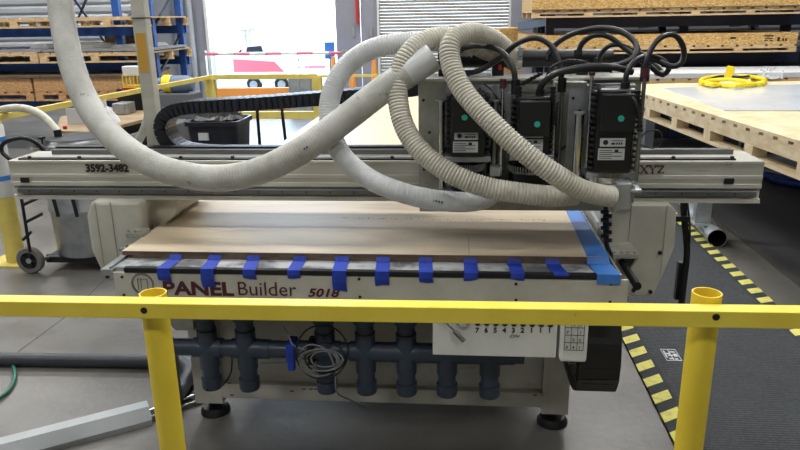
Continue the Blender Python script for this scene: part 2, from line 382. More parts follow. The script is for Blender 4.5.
# gantry beam
BY = 2.45
bm_ = B(); bm_.prism([(BY, 1.004), (BY+.012, 1.0), (BY+.012, .968), (BY, .965), (BY, .955), (BY+.2, .955), (BY+.2, 1.1), (BY, 1.1), (BY, 1.092), (BY+.003, 1.09), (BY+.003, 1.05), (BY, 1.048), (BY, 1.036), (BY+.003, 1.034), (BY+.003, 1.02), (BY, 1.018)], -1.552, 1.22, 'x')
gb = bm_.o('gantry_beam', 'beam', mc)
BX(-1.545, 1.22, BY-.004, BY+.2, .951, .956).o('lower_flange', 'beam', gb)
b = B(); b.box(-1.53, 1.205, BY-.006, BY+.012, .974, .996)
b.o('linear_rail', 'raildark', gb, .004)
b = B()
for k in range(30):
    x = -1.48+k*.09; b.cyl((x, BY-.0075, .985), (x, BY-.004, .985), .0035, n=8)
b.o('rail_screws', 'bolt', gb)
b = B(); b.box(-1.52, 1.13, BY+.02, BY+.05, 1.1, 1.106)
for k in range(14):
    x = -1.48+k*.2; b.cyl((x, BY+.03, 1.1), (x, BY+.03, 1.113), .007, n=10)
b.o('top_rail', 'bolt', gb)
b = BX(-1.45, 1.16, BY+.13, BY+.16, 1.1, 1.118); b.o('rack_strip', 'raildark', gb)
BX(-1.45, .2, BY+.162, BY+.2, 1.1, 1.125).o('tray_edge', 'bolt', gb)
for u, v in ((25, 180), (729, 181)):
    p = AY(u, v, BY); BX(p.x-.017, p.x+.017, BY-.004, BY+.002, p.z-.010, p.z+.010).o('cable_slot', 'bolt', gb, .002)
p = AY(764, 181, BY); b = B(); b.lathe((1.213, BY+.04, p.z), [(.018, 0), (.02, .008), (.014, .014)], 'x', 20); b.o('emergency_stop', 'red', gb, smooth=True)
p = AY(86, 171.5, BY); text('lettering', '3592-3482', .040, (p.x, BY-.001, p.z), 'inkblack', gb, offset=.0016, sx=.98)
# serif letters A X Y Z
def serif(parent, ox, oz, h):
    b = B(); t = h*.16; s = h*.05; D = (BY-.003, BY+.001)
    def stroke(x0, z0, x1, z1, w): b.bar((x0, BY-.001, z0), (x1, BY-.001, z1), .003, w, up=(Vector((x1-x0, 0, z1-z0)).cross(Vector((0, 1, 0)))))
    def ser(x, z, wd): b.box(x-wd/2, x+wd/2, BY-.0026, BY+.001, z-s, z+s)
    x = ox
    stroke(x, oz, x+h*.45, oz+h, s*1.3); stroke(x+h*.45, oz+h, x+h*.9, oz, t); stroke(x+h*.2, oz+h*.38, x+h*.7, oz+h*.38, s*1.3); ser(x, oz, h*.4); ser(x+h*.9, oz, h*.45); x += h*1.1
    stroke(x, oz+h, x+h*.8, oz, t); stroke(x, oz, x+h*.8, oz+h, s*1.3)
    for q in (0, .8):
        for r in (0, 1): ser(x+h*q, oz+h*r, h*.38)
    x += h*1.1
    stroke(x, oz+h, x+h*.4, oz+h*.45, t); stroke(x+h*.8, oz+h, x+h*.4, oz+h*.45, s*1.3); stroke(x+h*.4, oz+h*.5, x+h*.4, oz, t); ser(x, oz+h, h*.38); ser(x+h*.8, oz+h, h*.34); ser(x+h*.4, oz, h*.42); x += h*1.05
    stroke(x, oz+h*.96, x+h*.75, oz+h*.96, s*1.4); stroke(x+h*.72, oz+h*.96, x+h*.03, oz+.02*h, t); stroke(x, oz+h*.04, x+h*.78, oz+h*.04, s*1.4); ser(x+h*.0, oz+h*.9, s*3); ser(x+h*.76, oz+h*.12, s*3)
    b.o('lettering', 'maroon', parent)
p = AY(632, 173, BY); serif(gb, p.x, p.z, .027)
p = AY(726, 166, BY); b = B()
for k in range(3): b.bar((p.x+k*.009, BY-.001, p.z), (p.x+k*.009+.003, BY-.001, p.z+.01), .001, .001)
b.o('pen_mark', 'inkblack', gb)
# carriage plate and heads
OFF = Vector((.042, .01, .028))
b = BX(-.018, .725, 2.385, 2.435, .905, 1.365); b.box(-.018, .075, 2.36, 2.385, .905, 1.365); cp = b.o('carriage_plate', 'headplate', mc, .003)
b = BX(.075, .72, 2.365, 2.385, .93, 1.36); b.o('inner_plate', 'headplate', cp)
b = B()
for x, z in ((-.0, 1.30), (.02, 1.19), (.0, 1.06), (.0, .95), (.055, 1.2)): b.cyl((x, 2.355, z), (x, 2.362, z), .005, n=10)
b.o('bolt', 'bolt', cp)
b = BX(-.03, .73, 2.35, 2.50, 1.362, 1.372); b.o('top_flange', 'beam', cp, .002)
def slotplate(x0, x1, z0, z1, y, parent):
    q = BX(x0, x1, y-.006, y, z0, z1).o('slotted_plate', 'alu', parent, .002)
    b = B(); w_ = (x1-x0)
    b.cyl((x0+w_*.25, y-.0075, z1-.05), (x0+w_*.25, y-.005, z1-.05), .005, n=12); b.cyl((x0+w_*.65, y-.0075, z1-.09), (x0+w_*.65, y-.005, z1-.09), .005, n=12)
    b.box(x0+w_*.45, x0+w_*.7, y-.0075, y-.005, z0+.02, z1-.12); b.o('slot', 'bolt', q)
def rod(x, y, z0, z1, r, m, parent, collar=None):
    q = B().cyl((x, y, z0), (x, y, z1), r, n=16).o('guide_rod', m, parent, smooth=True)
    if collar: B().cyl((x, y, z1-.0), (x, y, z1+collar), r*1.7, n=16).o('collar', 'maroon', q, smooth=True)
    return q
# head one
h1 = thing('x', (0, 0, 0), '', '') ; bpy.data.objects.remove(h1)
def nameplates(x, y, z, w_, parent):
    b = BX(x, x+w_, y-.002, y, z, z+.026); q = b.o('nameplate', 'label', parent)
    b = B(); b.lathe((x+w_*.22, y-.0024, z+.013), [(.008, 0), (.008, .001)], 'y', 16); b.box(x+w_*.45, x+w_*.6, y-.0026, y-.001, z+.006, z+.012)
    for k in range(3): b.box(x+w_*(.64+k*.09), x+w_*(.70+k*.09), y-.0026, y-.001, z+.006, z+.013)
    b.box(x+w_*.45, x+w_*.9, y-.0026, y-.001, z+.017, z+.019); b.o('print', 'inkblack', q)
    q = BX(x-w_*.05, x+w_*1.0, y-.002, y, z-.042, z-.006).o('nameplate', 'label', parent)
    b = B()
    for k in range(5): b.box(x, x+w_*(.9 if k % 2 else .5), y-.0026, y-.001, z-.037+k*.006, z-.035+k*.006)
    b.box(x+w_*.6, x+w_*.75, y-.0026, y-.001, z-.018, z-.009); b.o('print', 'inkblack', q)
def head(x0, x1, z0, z1, yf, kind):
    xc = (x0+x1)/2; w_ = x1-x0
    b = BX(x0, x1, yf, yf+.11, z0, z1)
    m_ = b.o('spindle_motor', 'motor', mc, .008)
    # raised rim plate and fins
    b = B()
    nf = int((z1-z0)/.018)
    for k in range(nf):
        z = z0+.01+k*.018
        b.box(x0-.012, x0-.0, yf+.01, yf+.1, z, z+.009); b.box(x1, x1+.012, yf+.01, yf+.1, z, z+.009)
    b.o('cooling_fins', 'black', m_, .002)
    b = BX(x0+.006, x1-.006, yf-.03, yf, z1-.125, z1-.012); b.o('terminal_box', 'black', m_, .004)
    B().lathe((xc+(.008 if kind > 1 else -.012), yf-.0325, z1-.085 if kind != 1 else z1-.075), [(.0095, 0), (.0095, .003)], 'y', 24).o('sticker', 'teal', m_)
    nameplates(x0+.014, yf-.001, z0+(.058 if kind < 3 else .085), w_*.66, m_)
    B().box(x0-.018, x1+.018, yf+.02, yf+.14, z0-.022, z0-.002).o('motor_bracket', 'alu', m_, .003)
    B().box(x0-.025, x0-.005, yf+.115, yf+.15, z0-.08, z1).o('slide_rail', 'zinc', m_, .002)
    B().box(x1+.005, x1+.025, yf+.115, yf+.15, z0-.08, z1).o('slide_rail', 'zinc', m_, .002)
    return m_, xc
m1, xc = head(.092, .21, 1.125, 1.335, 2.25, 1)
m2, xc2 = head(.305, .415, 1.135, 1.325, 2.23, 2)
m3, xc3 = head(.54, .655, 1.095, 1.355, 2.14, 3)
# lower spindle barrels with collars
def barrel(mm, xc, yc, zt, zb, r):
    b = B().lathe((xc, yc, 0), [(r*.6, zt), (r*.6, zt-.02), (r, zt-.022), (r, zb+.02), (r*.8, zb), (r*.35, zb-.005)], 'z', 32); b.o('spindle_barrel', 'blackmetal', mm, smooth=True)
    b = B()
    for k in range(48):
        a = 2*PI*k/48; b.bar((xc+math.cos(a)*r*1.05, yc+math.sin(a)*r*1.05, zt-.03), (xc+math.cos(a)*r*1.05, yc+math.sin(a)*r*1.05, zt-.006), .004, .004)
    b.lathe((xc, yc, 0), [(r*1.0, zt-.03), (r*1.08, zt-.03), (r*1.08, zt-.024), (r, zt-.024)], 'z', 32, caps=False); b.o('brush_ring', 'steel', mm)
    B().lathe((xc, yc, 0), [(r*.9, zb+.03), (r*1.35, zb+.03), (r*1.42, zb+.02), (r*1.42, zb+.006), (r*1.3, zb), (r*.9, zb)], 'z', 40, caps=False).o('dust_shoe', 'alu', mm, smooth=True)
barrel(m1, .15, 2.32, 1.10, .97, .055)
barrel(m2, xc2, 2.3, 1.10, .985, .07)
barrel(m3, xc3, 2.22, 1.10, 1.03, .068)
q = BX(.505, .69, 2.12, 2.32, 1.035, 1.05).o('base_plate', 'zinc', m3, .006)
b = B(); b.lathe((xc3, 2.22, 0), [(.078, 1.062), (.084, 1.062), (.084, 1.08), (.078, 1.08)], 'z', 40); b.o('ring_clamp', 'chrome', m3, smooth=True)
# guide rods
rod(.062, 2.33, .98, 1.30, .011, 'chrome', cp); rod(.24, 2.3, .99, 1.30, .012, 'steel', cp); rod(.262, 2.28, 1.06, 1.345, .006, 'chrome', cp, .03)
rod(.432, 2.29, 1.02, 1.30, .011, 'chrome', cp); rod(.452, 2.28, 1.1, 1.345, .006, 'steel', cp, .03)
rod(.495, 2.18, 1.05, 1.275, .014, 'chrome', cp); rod(.528, 2.2, 1.1, 1.39, .006, 'chrome', cp, .01); rod(.672, 2.14, 1.07, 1.385, .006, 'steel', cp, .03); rod(.668, 2.2, 1.05, 1.2, .016, 'chrome', cp)
for x, y, z in ((.062, 2.33, 1.30), (.24, 2.3, 1.30), (.432, 2.29, 1.30), (.495, 2.18, 1.275)):
    B().cyl((x, y, z), (x, y, z+.006), .019, n=16).o('rod_cap', 'alu', cp, smooth=True)
slotplate(.075, .125, 1.14, 1.355, 2.36, cp); slotplate(.19, .235, 1.14, 1.35, 2.36, cp); slotplate(.245, .285, 1.14, 1.35, 2.36, cp); slotplate(.47, .525, 1.1, 1.365, 2.26, cp)
BX(.535, .69, 2.3, 2.385, 1.0, 1.355).o('rear_housing', 'black', cp, .004)
BX(.43, .53, 2.3, 2.385, .95, 1.362).o('side_housing', 'headplate', cp, .004)
BX(.09, .50, 2.31, 2.37, .955, .985).o('cross_bar', 'alu', cp, .003)
BX(.13, .2, 2.29, 2.36, 1.0, 1.03).o('clamp_block', 'zinc', cp, .003)
BX(.225, .26, 2.25, 2.33, 1.06, 1.09).o('clamp_block', 'zinc', cp, .003)
BX(.43, .46, 2.24, 2.33, 1.07, 1.09).o('clamp_block', 'zinc', cp, .003)
OFF = Vector((0, 0, 0))
b = B()
for k in range(8):
    p = AY(604+3*(k % 2), 212+k*4, 2.3); b.cyl((p.x-.01, 2.3, p.z), (p.x+.014, 2.29, p.z+.002), .007, n=8)
b.tube([AY(606, 206, 2.31), AY(605, 225, 2.31), AY(607, 246, 2.31), AY(612, 256, 2.31)], .008); b.o('coiled_air_line', 'cable', mc, smooth=True)
p = AY(620, 193, 2.16)
b = B(); b.box(p.x-.02, p.x+.03, 2.13, 2.2, p.z-.05, p.z+.04); b.box(p.x+.03, p.x+.042, 2.14, 2.19, p.z-.03, p.z+.03); b.box(p.x-.01, p.x+.02, 2.14, 2.18, p.z-.065, p.z-.045); b.o('hose_inlet', 'zinc', m3, .006)
# diagonal dust port, tool disc
# horizontal duct behind the heads
b = B(); b.cyl(AY(438, 59, 2.5), AY(612, 58, 2.5), .030, n=24); b.cyl(AY(455, 57, 2.5), AY(470, 57, 2.5), .034, n=24); q = b.o('dust_duct', 'black', mc, smooth=True); OFF = Vector((.042, .01, .028))
OFF = Vector((0, 0, 0))
b = B(); a = AY(517, 58, 2.5); b.cyl(a, a+Vector((.016, 0, 0)), .037, n=24); b.box(a.x, a.x+.015, 2.45, 2.47, a.z+.01, a.z+.03); b.o('hose_clamp', 'chrome', q, smooth=True)
for xa_, xb_ in ((.09, .13), (.275, .315), (.56, .60)): BX(xa_, xb_, 2.45, 2.55, 1.40, 1.45).o('duct_bracket', 'black', q)
p = AY(500, 68, 2.42); b = B(); b.cyl((p.x, 2.42, p.z-.006), (p.x, 2.42, p.z+.01), .005, n=10); b.o('air_valve', 'red', cp)
# cables on the heads
def cab(pts, r, name='cable', m='cable', parent=None):
    B().tube([AY(*q) for q in pts], r, n=10, step=.012).o(name, m, parent or cp, smooth=True)
R1 = .0095
cab([(385, 84, 2.56), (430, 79, 2.5), (455, 74, 2.44), (478, 71, 2.4), (500, 58, 2.38), (518, 43, 2.36), (537, 38, 2.34), (552, 47, 2.32), (559, 62, 2.3), (562, 82, 2.28)], R1)
cab([(405, 82, 2.52), (440, 62, 2.46), (463, 48, 2.4), (485, 46, 2.36), (503, 53, 2.32), (513, 68, 2.29), (515.5, 84, 2.28)], R1)
cab([(390, 88, 2.54), (425, 76, 2.5), (450, 60, 2.44), (470, 45, 2.42), (488, 44, 2.42), (505, 56, 2.44)], .006)
cab([(539, 95, 2.26), (543, 83, 2.24), (558, 73, 2.22), (585, 67, 2.2), (612, 67, 2.18), (632, 72, 2.2)], R1+.001)
cab([(543, 62, 2.5), (556, 44, 2.46), (575, 33, 2.42), (600, 28, 2.38), (622, 32, 2.34), (636, 44, 2.3), (634, 57, 2.27), (618, 65, 2.25), (595, 68, 2.24), (570, 71, 2.26), (550, 73, 2.28)], R1)
cab([(548, 60, 2.5), (560, 40, 2.47), (582, 30, 2.44), (606, 27, 2.42), (626, 36, 2.4), (640, 50, 2.4)], .005)
cab([(578, 57, 2.42), (581, 45, 2.4), (592, 36, 2.38), (607, 36, 2.37), (622, 46, 2.36), (634, 55, 2.34), (645, 63, 2.32)], R1)
cab([(597, 66, 2.4), (601, 54, 2.38), (609, 46, 2.37), (621, 45, 2.36), (634, 50, 2.35), (648, 58, 2.33), (658, 68, 2.3), (664, 74, 2.3), (668, 70, 2.3)], .008)
cab([(645, 72, 2.16), (647, 60, 2.16), (653, 46, 2.17), (662, 37, 2.18), (674, 35, 2.2), (682, 44, 2.21), (684, 56, 2.22), (679, 65, 2.22), (669, 66, 2.22), (656, 60, 2.24), (640, 58, 2.28)], R1-.001)
cab([(625, 88, 2.17), (627, 73, 2.17), (636, 60, 2.19), (650, 56, 2.22), (662, 60, 2.24), (669, 68, 2.25), (662, 75, 2.26), (650, 66, 2.27)], R1-.001)
cab([(627, 48, 2.4), (645, 57, 2.36), (655, 64, 2.32), (662, 71, 2.3), (656, 74, 2.28)], .007, 'clear_air_line', 'hosegrey')
cab([(545, 80, 2.3), (552, 67, 2.28), (570, 60, 2.28), (590, 64, 2.3), (605, 70, 2.3)], .004)
cab([(634, 136, 2.15), (642, 145, 2.15), (655, 148, 2.15), (662, 140, 2.15), (659, 131, 2.15), (648, 131, 2.15), (641, 138, 2.15), (638, 150, 2.16)], .0025)
cab([(555, 158, 2.3), (563, 148, 2.3), (575, 142, 2.28), (583, 139, 2.24)], .003)
cab([(628, 92, 2.14), (634, 100, 2.12), (639, 112, 2.12), (640, 128, 2.13)], .006)
cab([(480, 88, 2.34), (485, 97, 2.33), (492, 106, 2.32), (500, 112, 2.32)], .004); cab([(484, 84, 2.34), (492, 90, 2.33), (497, 98, 2.32), (502, 108, 2.32)], .003)
for (u, v, y) in ((578, 56, 2.42), (562, 84, 2.28), (515.5, 86, 2.28), (645, 73, 2.16), (540, 96, 2.26), (625, 89, 2.17), (598, 64, 2.4)):
    p = AY(u, v, y); B().cyl(p-Vector((0, 0, .025)), p+Vector((0, 0, .02)), .014, n=14).o('cable_gland', 'black', cp, smooth=True)
# corrugated conduit beads beside head 2
for (u0, v0, u1, v1, y) in ((519, 88, 519, 126, 2.25), (553, 88, 553, 124, 2.24), (522, 84, 540, 74, 2.3), (548, 60, 552, 50, 2.42), (638, 92, 640, 130, 2.13)):
    a = AY(u0, v0, y); c = AY(u1, v1, y); n = int((c-a).length/.012); b = B()
    for k in range(n+1):
        q = a.lerp(c, k/max(n, 1)); b.cyl(q-Vector((.0, 0, .004)), q+Vector((0, 0, .004)), .0095, n=10)
    b.cyl(a, c, .006, n=8); b.o('corrugated_conduit', 'black', cp)
# energy chain
def chain(pts, y0, y1, h, pitch, parent, name='energy_chain', m='bluetint', ax='y'):
    P = []
    for i in range(len(pts)-1):
        p0, p1, p2, p3 = [Vector(pts[max(0, min(len(pts)-1, j))]) for j in (i-1, i, i+1, i+2)]
        for k in range(20):
            t = k/20; P.append(.5*((2*p1)+(-p0+p2)*t+(2*p0-5*p1+4*p2-p3)*t*t+(-p0+3*p1-3*p2+p3)*t**3))
    P.append(Vector(pts[-1])); b = B(); acc = 0; last = P[0]
    for a in P[1:]:
        if (a-last).length >= pitch:
            d = (a-last)
            n_ = Vector((0, 1, 0)) if ax == 'y' else Vector((1, 0, 0))
            c0 = last-d*.12; c1 = last+d*1.02
            b.bar(c0, c1, y1-y0, h, up=d.cross(n_))
            b.bar(last+d*.25, last+d*.75, y1-y0+.006, h*.55, up=d.cross(n_)); b.bar(last+d*.3, last+d*.8, y1-y0-.03, h*1.05, up=d.cross(n_)); last = a
    return b.o(name, m, parent)
def cy(u, v): p = AY(u, v, 2.72); return (p.x, p.y, p.z)
chain([cy(330, 152.5), cy(290, 153), cy(240, 153), cy(205, 152.5), cy(180, 148), cy(168, 136), cy(165, 123), cy(172, 112), cy(188, 107), cy(215, 105), cy(260, 102.5), cy(300, 99.5), cy(345, 96), cy(395, 91), cy(432, 86)], 2.67, 2.78, .05, .02, mc)
chain([cy(430, 153), cy(380, 153), cy(330, 153)], 2.67, 2.77, .03, .026, mc, 'chain_tray')
BX(-1.0, .15, 2.66, 2.82, 1.05, 1.075).o('chain_tray', 'blackmetal', mc)
BX(.05, .72, 2.5, 2.7, 1.36, 1.39).o('chain_arm', 'blackmetal', mc)
# under table: control plate, keypad, chain loop
pa = AY(433, 352, FY); pb = AY(557, 318, FY)
cpl = BX(pa.x, pb.x, FY-.02, FY-.008, pa.z, .66).o('valve_panel', 'white', mc, .002)
ZT = AY(480, 322.5, FY-.02).z
for k, ch in enumerate('765432111'):
    u = 477.5+k*9.1; x = AY(u, 322, FY-.02).x
    b = B(); b.cyl((x, FY-.026, ZT), (x, FY-.015, ZT), .0095, n=16); b.o('valve_knob', 'bolt', cpl, smooth=True)
    text('lettering', ch, .024, (x-.007, FY-.0206, AY(u, 332.5, FY-.02).z), 'bolt', cpl, offset=.0008)
p = AY(509, 337.5, FY-.02); text('lettering', 'ON', .015, (p.x, FY-.0205, p.z), 'inkblack', cpl, shear=.4, sx=1.3)
p = AY(463, 322, FY-.02); B().lathe((p.x, FY-.03, p.z), [(.013, 0), (.02, 0), (.023, .004), (.023, .012), (.013, .012)], 'y', 28, caps=False).o('pressure_gauge', 'chrome', cpl, smooth=True)
B().lathe((p.x, FY-.026, p.z), [(.018, 0), (.018, .004)], 'y', 24).o('gauge_face', 'label', cpl)
a = AY(445, 321, FY-.035); c = AY(464, 341, FY-.045)
b = B(); b.cyl(a, a.lerp(c, .55), .004, n=10); b.cyl(a.lerp(c, .5), c, .008, n=12); b.cyl((a.x, FY-.04, a.z), (a.x, FY-.015, a.z), .008, n=12); b.o('lever_handle', 'steel', cpl, smooth=True)
pa = AY(558.5, 358.5, FY-.02); pb = AY(588, 318, FY-.02)
kp = BX(pa.x, pb.x, FY-.045, FY-.01, pa.z, .66).o('keypad_panel', 'white', mc, .008)
x0 = AY(564, 350, FY-.045).x; x1 = AY(583, 350, FY-.045).x; z0 = AY(570, 350, FY-.045).z; z1 = AY(570, 320, FY-.045).z
b = B(); yy = (FY-.0465, FY-.044)
nr = 4
for k in range(nr+1): z = z0+(z1-z0)*k/nr; b.box(x0, x1, *yy, z-.0007, z+.0007)
for k in range(4): x = x0+(x1-x0)*k/3; b.box(x-.0007, x+.0007, *yy, z0, z1)
b.o('grid_lines', 'bolt', kp)
for r, row in enumerate(('041', ' 52', '7 1', ' 63')):
    for c_, ch in enumerate(row):
        if ch != ' ': text('lettering', ch, .013, (x0+(x1-x0)*(c_+.25)/3, FY-.046, z0+(z1-z0)*(r+.2)/nr), 'bolt', kp, offset=.0002)
# drag chain loop at the right hand side, under the table
lp = [(.645, 3.4, .68), (.645, 2.7, .68), (.645, 2.40, .67), (.645, 2.24, .62), (.645, 2.18, .53), (.645, 2.17, .43), (.645, 2.20, .36), (.645, 2.30, .325), (.645, 2.5, .32)]
chain(lp, .575, .713, .05, .055, mc, 'drag_chain', 'black', ax='x')
# ================================================================ plywood sheets
ps = BX(-1.0, .635, 2.178, 3.55, .8230, .8385); so_ = ps.o('plywood_sheet', 'ply', None, top=True)
tag(so_, 'front plywood sheet lying on the router bed, marked by shallow cuts', 'plywood sheet')
b = BX(-1.0, .635, 2.1775, 2.1785, .8232, .8375); b.o('cut_edge', 'plyedge', so_)
b = B(); random.seed(3)
for k in range(150):
    x = random.uniform(-.3, .58); y = 2.60+random.gauss(0, .006); r = random.uniform(.001, .0035); b.box(x-r, x+r, y-.0015, y+.0015, .838, .8388)
for k in range(50):
    x = random.uniform(-.15, .2); y = random.uniform(2.28, 2.62); b.box(x-.0015, x+.0015, y-.001, y+.001, .838, .8388)
b.box(.20, .2015, 2.18, 2.38, .838, .8387)
b.o('cut_marks', 'plyedge', so_)
tag(BX(-.98, .62, 3.57, 7.25, .8230, .8385).o('plywood_sheet', 'plyfar', None, top=True), 'pale smooth sheet on the far part of the router bed, behind the gantry', 'plywood sheet')
# ================================================================ tape
names = ['first', 'second', 'third', 'fourth', 'fifth', 'sixth', 'seventh', 'eighth', 'ninth']
tp = [(200, 164, 257, 290, 6, .05), (213, 207, 258, 281, 6, 0)]
TP = [(163.5, 282, 6.5, 1, 1.5), (207, 288, 6.5, -2, 1), (249, 280, 6.5, -4, 1.5), (294, 279, 6.5, -1, 1), (339, 292, 7, -2, 1.5), (382, 286.5, 7, -2, 1), (426, 283, 7, -2, .5), (471, 281.5, 7, 0, 2), (518, 281, 7, -1.5, 2), (562, 276, 7.5, -5, 0)]
names.append('tenth')
for i, (u, vb, hw, dx, cut) in enumerate(TP):
    xl = AY(u-hw, 272, FY-.018).x; xr = AY(u+hw, 272, FY-.018).x; sh = dx*.0033
    zb = AY(u, vb, FY-.018).z; zc = zb+cut*.0033
    T = .0012; ya = FY-.0195
    b = B()
    ps = [(2.124, .826), (2.115, .8125), (FY+.01, .8125), (ya, .8125), (ya, .8)]
    def sec(x, dxs):
        return x+dxs
    prof = [(2.1765, .8285, sh), (2.166, .8145, sh), (ya, .8165, 0), (ya-.0005, (zb+.81)/2, -.001), (ya+.004, zb, .001)]
    prev = None
    for j, (y, z, s_) in enumerate(prof):
        zl, zr = (z, z) if j < 4 else (zb if i % 2 else zc, zc if i % 2 else zb)
        wv = random.uniform(-.001, .001)
        a1 = b.bm.verts.new((xl+s_+wv, y, zl)); a2 = b.bm.verts.new((xr+s_+wv, y, zr)); 
        am = b.bm.verts.new(((xl+xr)/2+s_, y-.0006*(j > 2), (zl+zr)/2 + (random.uniform(-.003, .004) if j == 4 else 0)))
        if prev: b.bm.faces.new((prev[0], prev[2], am, a1)); b.bm.faces.new((prev[2], prev[1], a2, am))
        prev = (a1, a2, am)
    o = b.o('masking_tape_strip', 'tape', None, top=True)
    md = o.modifiers.new('thick', 'SOLIDIFY'); md.thickness = .0012; md.offset = 1
    if i == 0: lab = 'blue tape strip over the letters PA, leftmost on the front edge of the table'
    elif i == 9: lab = 'short blue tape strip farthest right of the ten on the table front edge'
    else: lab = names[i]+' blue masking tape strip from the left on the table front edge'
    tag(o, lab, 'tape', 'blue tape strips along the table front')
b = B(); b.prism([(.585, 2.18), (.655, 2.18), (.648, 2.86), (.598, 2.86)], .8386, .8396, 'z'); b.box(.635, .652, 2.18, 2.86, .822, .8392); b.prism([(.60, FY-.016), (.672, FY-.016), (.66, 2.18), (.585, 2.18)], .8155, .817, 'z'); b.box(.60, .672, FY-.019, FY-.016, .785, .817); b.prism([(2.17, .8155), (2.18, .8386), (2.18, .8396), (2.165, .817)], .585, .655, 'x')
tag(b.o('masking_tape_strip', 'tapepale', None, top=True), 'long pale blue tape running back along the right edge of the front sheet', 'tape')
# ================================================================ vacuum manifold
PY = 2.25
vm = thing('vacuum_manifold', (-.25, PY, .26), 'blue-grey plastic pipe manifold hanging below the router table', 'pipework')
zh = .438
b = B(); b.cyl((-.90, PY, zh), (.40, PY, zh), .032, n=24)
b.o('header_pipe', 'pvc', vm, smooth=True)
for x in (-.545, -.39, -.095, .053, .204, .345): B().cyl((x-.022, PY, zh), (x+.022, PY, zh), .036, n=24).o('coupling', 'pvc', vm, smooth=True)
for i, x in enumerate((-.757, -.612, -.317, -.169, -.02, .127, .281)):
    q = B().cyl((x, PY, .295), (x, PY, .60), .032, n=24).o('drop_pipe', 'pvc', vm, smooth=True)
    B().lathe((x, PY, 0), [(.036, .274), (.038, .282), (.038, .318), (.033, .32)], 'z', 24).o('end_cap', 'pvc', q, smooth=True)
    B().cyl((x, PY, .36), (x, PY, .515), .037, n=24).o('tee_fitting', 'pvc', q, smooth=True)
    B().lathe((x, PY, 0), [(.033, .545), (.045, .56), (.047, .69), (.03, .692)], 'z', 24).o('reducer', 'pvc', q, smooth=True)
    B().cyl((x-.055, PY, zh), (x+.055, PY, zh), .037, n=24).o('tee_fitting', 'pvc', q, smooth=True)
b = BX(-.455, -.425, PY-.038, PY+.038, zh-.038, zh+.038); b.box(-.450, -.425, PY-.045, PY-.02, zh-.065, zh-.03); b.o('pipe_clip', 'tape', vm, .004)
BX(-.375, -.352, PY-.045, PY+.02, zh-.04, zh+.05).o('pipe_clip', 'black', vm, .004)
# coil of wire
def circ(u, v, ru, rv, y, n=14, dy=.01, a0=0, turns=1):
    return [tuple((u+ru*math.cos(a0+2*PI*k/n), v+rv*math.sin(a0+2*PI*k/n), y+dy*math.sin(k*1.7))) for k in range(int(n*turns)+1)]
def loose(pts, r, name, m, label, cat, group=None):
    o = B().tube([AY(*q) for q in pts], r, n=8, step=.01).o(name, m, None, smooth=True, top=True); tag(o, label, cat, group); return o
y = 2.175
pts = circ(322, 361, 17, 11, y) + circ(320, 363, 20, 14, y-.003)[1:] + circ(324, 358, 15, 9, y-.006)[1:] + circ(326, 352, 26, 26, 2.08)[1:]
cr = thing('wire_coil', (-.33, 2.17, .3), 'coil of grey and black wire hung on the third drop pipe', 'cable')
B().tube([AY(*q) for q in circ(322, 361, 17, 10, y)+circ(319, 363, 19, 13, y-.004)[1:]+circ(325, 359, 14, 8, y-.008)[1:]+circ(321, 360, 22, 11, y-.01)[1:]], .0027, n=8, step=.01).o('grey_wire', 'labelgrey', cr, smooth=True)
B().tube([AY(*q) for q in circ(322, 352, 26, 27, y-.004, turns=1)+circ(325, 358, 20, 15, y)[1:]], .003, n=8, step=.01).o('black_wire', 'bolt', cr, smooth=True)
B().tube([AY(*q) for q in [(300, 352, 2.19), (306, 346, 2.18), (316, 345, 2.17), (328, 352, 2.165), (335, 370, 2.17), (337, 392, 2.2), (350, 400, 2.33), (365, 407, 2.43)]], .003, n=8, step=.01).o('wire_tail', 'labelgrey', cr, smooth=True)
B().tube([AY(*q) for q in [(283, 326, 2.2), (288, 334, 2.19), (293, 345, 2.18), (305, 350, 2.18)]], .0025, n=8, step=.01).o('wire_tail', 'labelgrey', cr, smooth=True)
loose([(232, 356, 2.31), (231, 372, 2.31), (224, 384, 2.29), (216, 389, 2.26), (206, 390, 2.2)], .003, 'loose_wire', 'bolt', 'thin black wire curving down from the header pipe between first two drops', 'cable')
b = B(); a = AY(261, 363, 2.46); c = AY(290, 363, 2.46); b.bar(a, c, .003, .006); b.bar(AY(462, 368, 2.46), AY(482, 368, 2.46), .003, .004)
for k in range(6): 
    u = 380+k*7; b.bar(AY(u, 361, 2.47), AY(u+1, 368, 2.47), .003, .003); b.bar(AY(u+1, 368, 2.47), AY(u+5, 364, 2.47), .003, .003)
b.o('wire_hooks', 'zinc', fp)
# floor pipe joining manifold
pp = thing('floor_pipe', (-1.6, 2.86, 0), 'dark grey plastic pipe lying on the floor left of the machine', 'pipe')
a = Vector((-3.4, 2.82, .034)); c = Vector((-1.18, 2.88, .034))
B().cyl(a, c, .033, n=20).o('pipe_run', 'pvcdark', pp, smooth=True)
B().tube([(-1.25, 2.878, .034), (-1.15, 2.87, .034), (-1.08, 2.78, .034), (-1.06, 2.65, .036), (-1.04, 2.52, .06)], .034, n=18).o('elbow', 'pvcdark', pp, smooth=True)
B().tube([(-1.04, 2.53, .05), (-1.02, 2.47, .15), (-.99, 2.42, .28), (-.96, 2.33, .40), (-.90, PY, zh)], .034, n=18).o('riser', 'pvcdark', pp, smooth=True)
